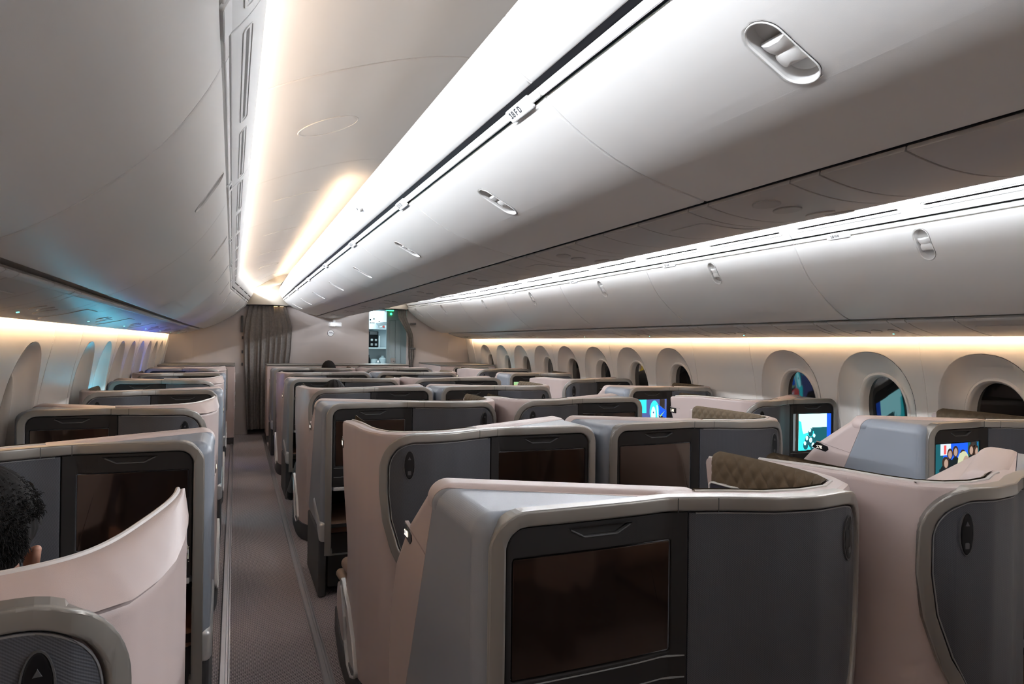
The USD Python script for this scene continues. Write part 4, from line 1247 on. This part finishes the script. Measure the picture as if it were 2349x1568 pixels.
def hair_strands(path, seed, mt, n=1400, s=1.0):
    rng = np.random.default_rng(seed)
    pts, cnt = [], []
    for _ in range(n):
        th, z = rng.uniform(0, 2 * np.pi), rng.uniform(-.6, 1)
        r = math.sqrt(1 - z * z); d = np.array([r * math.cos(th), r * math.sin(th), z])
        if d[2] < (.35 if d[1] > .25 else .25 if d[1] > -.45 else -.35):
            continue
        b = d * .112 * [.90, 1, 1] + [0, -.012, .022]
        fall = np.array([d[0] * .4, -.35 + .2 * d[1], -.7 + .5 * d[2]]) * .014 + rng.normal(0, .004, 3)
        q = [b - d * .006, b + fall * .5 + d * .006, b + fall + d * (.002 + .006 * rng.random())]
        pts += [tuple(x * s) for x in q]; cnt.append(3)
    c = UsdGeom.BasisCurves.Define(stage, path)
    c.CreateTypeAttr('linear'); c.CreateCurveVertexCountsAttr(cnt); c.CreatePointsAttr([Gf.Vec3f(*map(float, p)) for p in pts])
    c.CreateWidthsAttr([.0011]); c.SetWidthsInterpolation('constant')
    UsdShade.MaterialBindingAPI.Apply(c.GetPrim()).Bind(UsdShade.Material.Get(stage, '/World/Looks/' + mt))
    c.GetPrim().SetCustomDataByKey('kind', 'stuff')


def hand(palm, fingers_dir, up, sgn, s=1.0):
    f = np.array(fingers_dir, float); f /= np.linalg.norm(f); u = np.array(up, float); u -= f * (u @ f); u /= np.linalg.norm(u); r = np.cross(f, u) * sgn
    p = np.array(palm, float); ms = [hullm([p - f * .045 + r * .018, p - f * .045 - r * .018, p + f * .035 + r * .030, p + f * .035 - r * .028], .013, 5)]
    for i, (o, l) in enumerate(((.033, .062), (.011, .074), (-.011, .070), (-.032, .055))):
        a = p + f * .038 + r * o; b = a + f * l * .5 - u * .006; c = b + f * l * .33 - u * .016; d = c + f * l * .22 - u * .018
        for q0, q1, rr in ((a, b, .0088), (b, c, .0082), (c, d, .0075)):
            ms.append(hullm([q0, q1], rr, 5))
    a = p - f * .02 + r * .036; b = a + r * .028 + f * .028 - u * .004; c = b + f * .032 + r * .006 - u * .008
    ms += [hullm([a, b], .0105, 5), hullm([b, c], .0092, 5)]
    t = to_tm(m3.Manifold.batch_boolean(ms, m3.OpType.Add).refine_to_length(.006)); t.merge_vertices(); trimesh.smoothing.filter_taubin(t, iterations=5)
    return t


def person(label, loc, hair, top, seed, head_tilt=0.0, foot_out=None, strands=0):
    """Seated figure facing forward (+y). Origin on the floor under the hips; seat height .46."""
    t = thing('person', label, 'person', loc)
    hz = .56
    J = dict(hip=(0, 0, hz), waist=(0, -.02, .70), chest=(0, -.015, .86), shl=(-.17, -.02, .955), shr=(.17, -.02, .955), neck=(0, .0, 1.02), ell=(-.23, .08, .72), elr=(.23, .08, .72),
             wl=(-.15, .30, .66), wr=(.15, .30, .66), hl=(-.09, 0, hz - .03), hr=(.09, 0, hz - .03), kl=(-.11, .42, .53), kr=(.11, .42, .53), al=(-.11, .46, .11), ar=(.11, .46, .11), tl=(-.11, .60, .05), tr=(.11, .60, .05), hel=(-.11, .44, .05), her=(.11, .44, .05))
    if foot_out is not None:
        J['kl'], J['al'], J['tl'], J['hel'] = foot_out
    Rr = dict(hip=.125, waist=.12, chest=.125, shl=.062, shr=.062, neck=.052, ell=.045, elr=.045, wl=.032, wr=.032, hl=.085, hr=.085, kl=.06, kr=.06, al=.042, ar=.042, tl=.03, tr=.03, hel=.038, her=.038)
    names = list(J); ix = {n: i for i, n in enumerate(names)}
    L = [('hip', 'waist'), ('waist', 'chest'), ('chest', 'shl'), ('chest', 'shr'), ('chest', 'neck'), ('shl', 'ell'), ('shr', 'elr'), ('ell', 'wl'), ('elr', 'wr'), ('hip', 'hl'), ('hip', 'hr'), ('hl', 'kl'), ('hr', 'kr'), ('kl', 'al'), ('kr', 'ar')]
    obj('clothed_body', blob([J[n] for n in names], [Rr[n] for n in names], [(ix[a], ix[b]) for a, b in L]), top, t, smooth=True)
    for a, b, c in (('al', 'hel', 'tl'), ('ar', 'her', 'tr')):
        obj('shoe', blob([J[a], J[b], J[c]], [.044, .042, .034], [(0, 1), (1, 2), (0, 2)], .012, 6), 'gloss_black', t, smooth=True)
    for w, e, sg in (('wl', 'ell', 1), ('wr', 'elr', -1)):
        f = np.array(J[w]) - np.array(J[e])
        obj('hand', hand(np.array(J[w]) + f / np.linalg.norm(f) * .06, f, (0, 0, 1), sg), 'skin', t, smooth=True)
    hp = np.array((0, .012, 1.17)); R = trimesh.transformations.rotation_matrix(head_tilt, [0, 0, 1])[:3, :3]
    obj('head', moved(head_mesh(), hp, R), 'skin', t, smooth=True)
    h = obj('hair', moved(hair_mesh(seed), hp, R), hair, t, smooth=True)
    for sg in (-1, 1):
        ear = hullm([(sg * .082, -.012, -.028), (sg * .086, -.016, -.056), (sg * .102, -.028, -.018), (sg * .100, -.030, -.042)], .008, 6)
        obj('ear', moved(to_tm(ear), hp, R), 'skin', t, smooth=True)
        obj('eye', moved(trimesh.creation.icosphere(3, .011), hp + R @ np.array([sg * .029, .083, .008])), 'paint_white', t, smooth=True)
    if strands:
        sp = f'{t}/hair_strands'
        x = UsdGeom.Xform.Define(stage, sp)
        x.AddTranslateOp().Set(Gf.Vec3d(*map(float, hp)))
        x.AddRotateZOp().Set(math.degrees(head_tilt))
        hair_strands(sp + '/strands', seed, hair, strands)
    return t


person('person with short dark hair seated in the nearest left window seat, seen from behind', (-2.05, 1.60, .035), 'hair_black', 'cloth_navy', 3, 0.0, strands=9000)
person('dark-haired person in the fourth seat right of the left aisle, foot reaching into the aisle', (-.765, 6.15, -.055), 'hair_black', 'cloth_grey', 5,
       foot_out=((-.22, .52, .50), (-.285, .80, .20), (-.30, .93, .12), (-.285, .80, .15)))
person('dark-haired person far ahead in the seventh middle seat, only the crown showing', (-.28, 10.35, .0), 'hair_black', 'cloth_navy', 9)
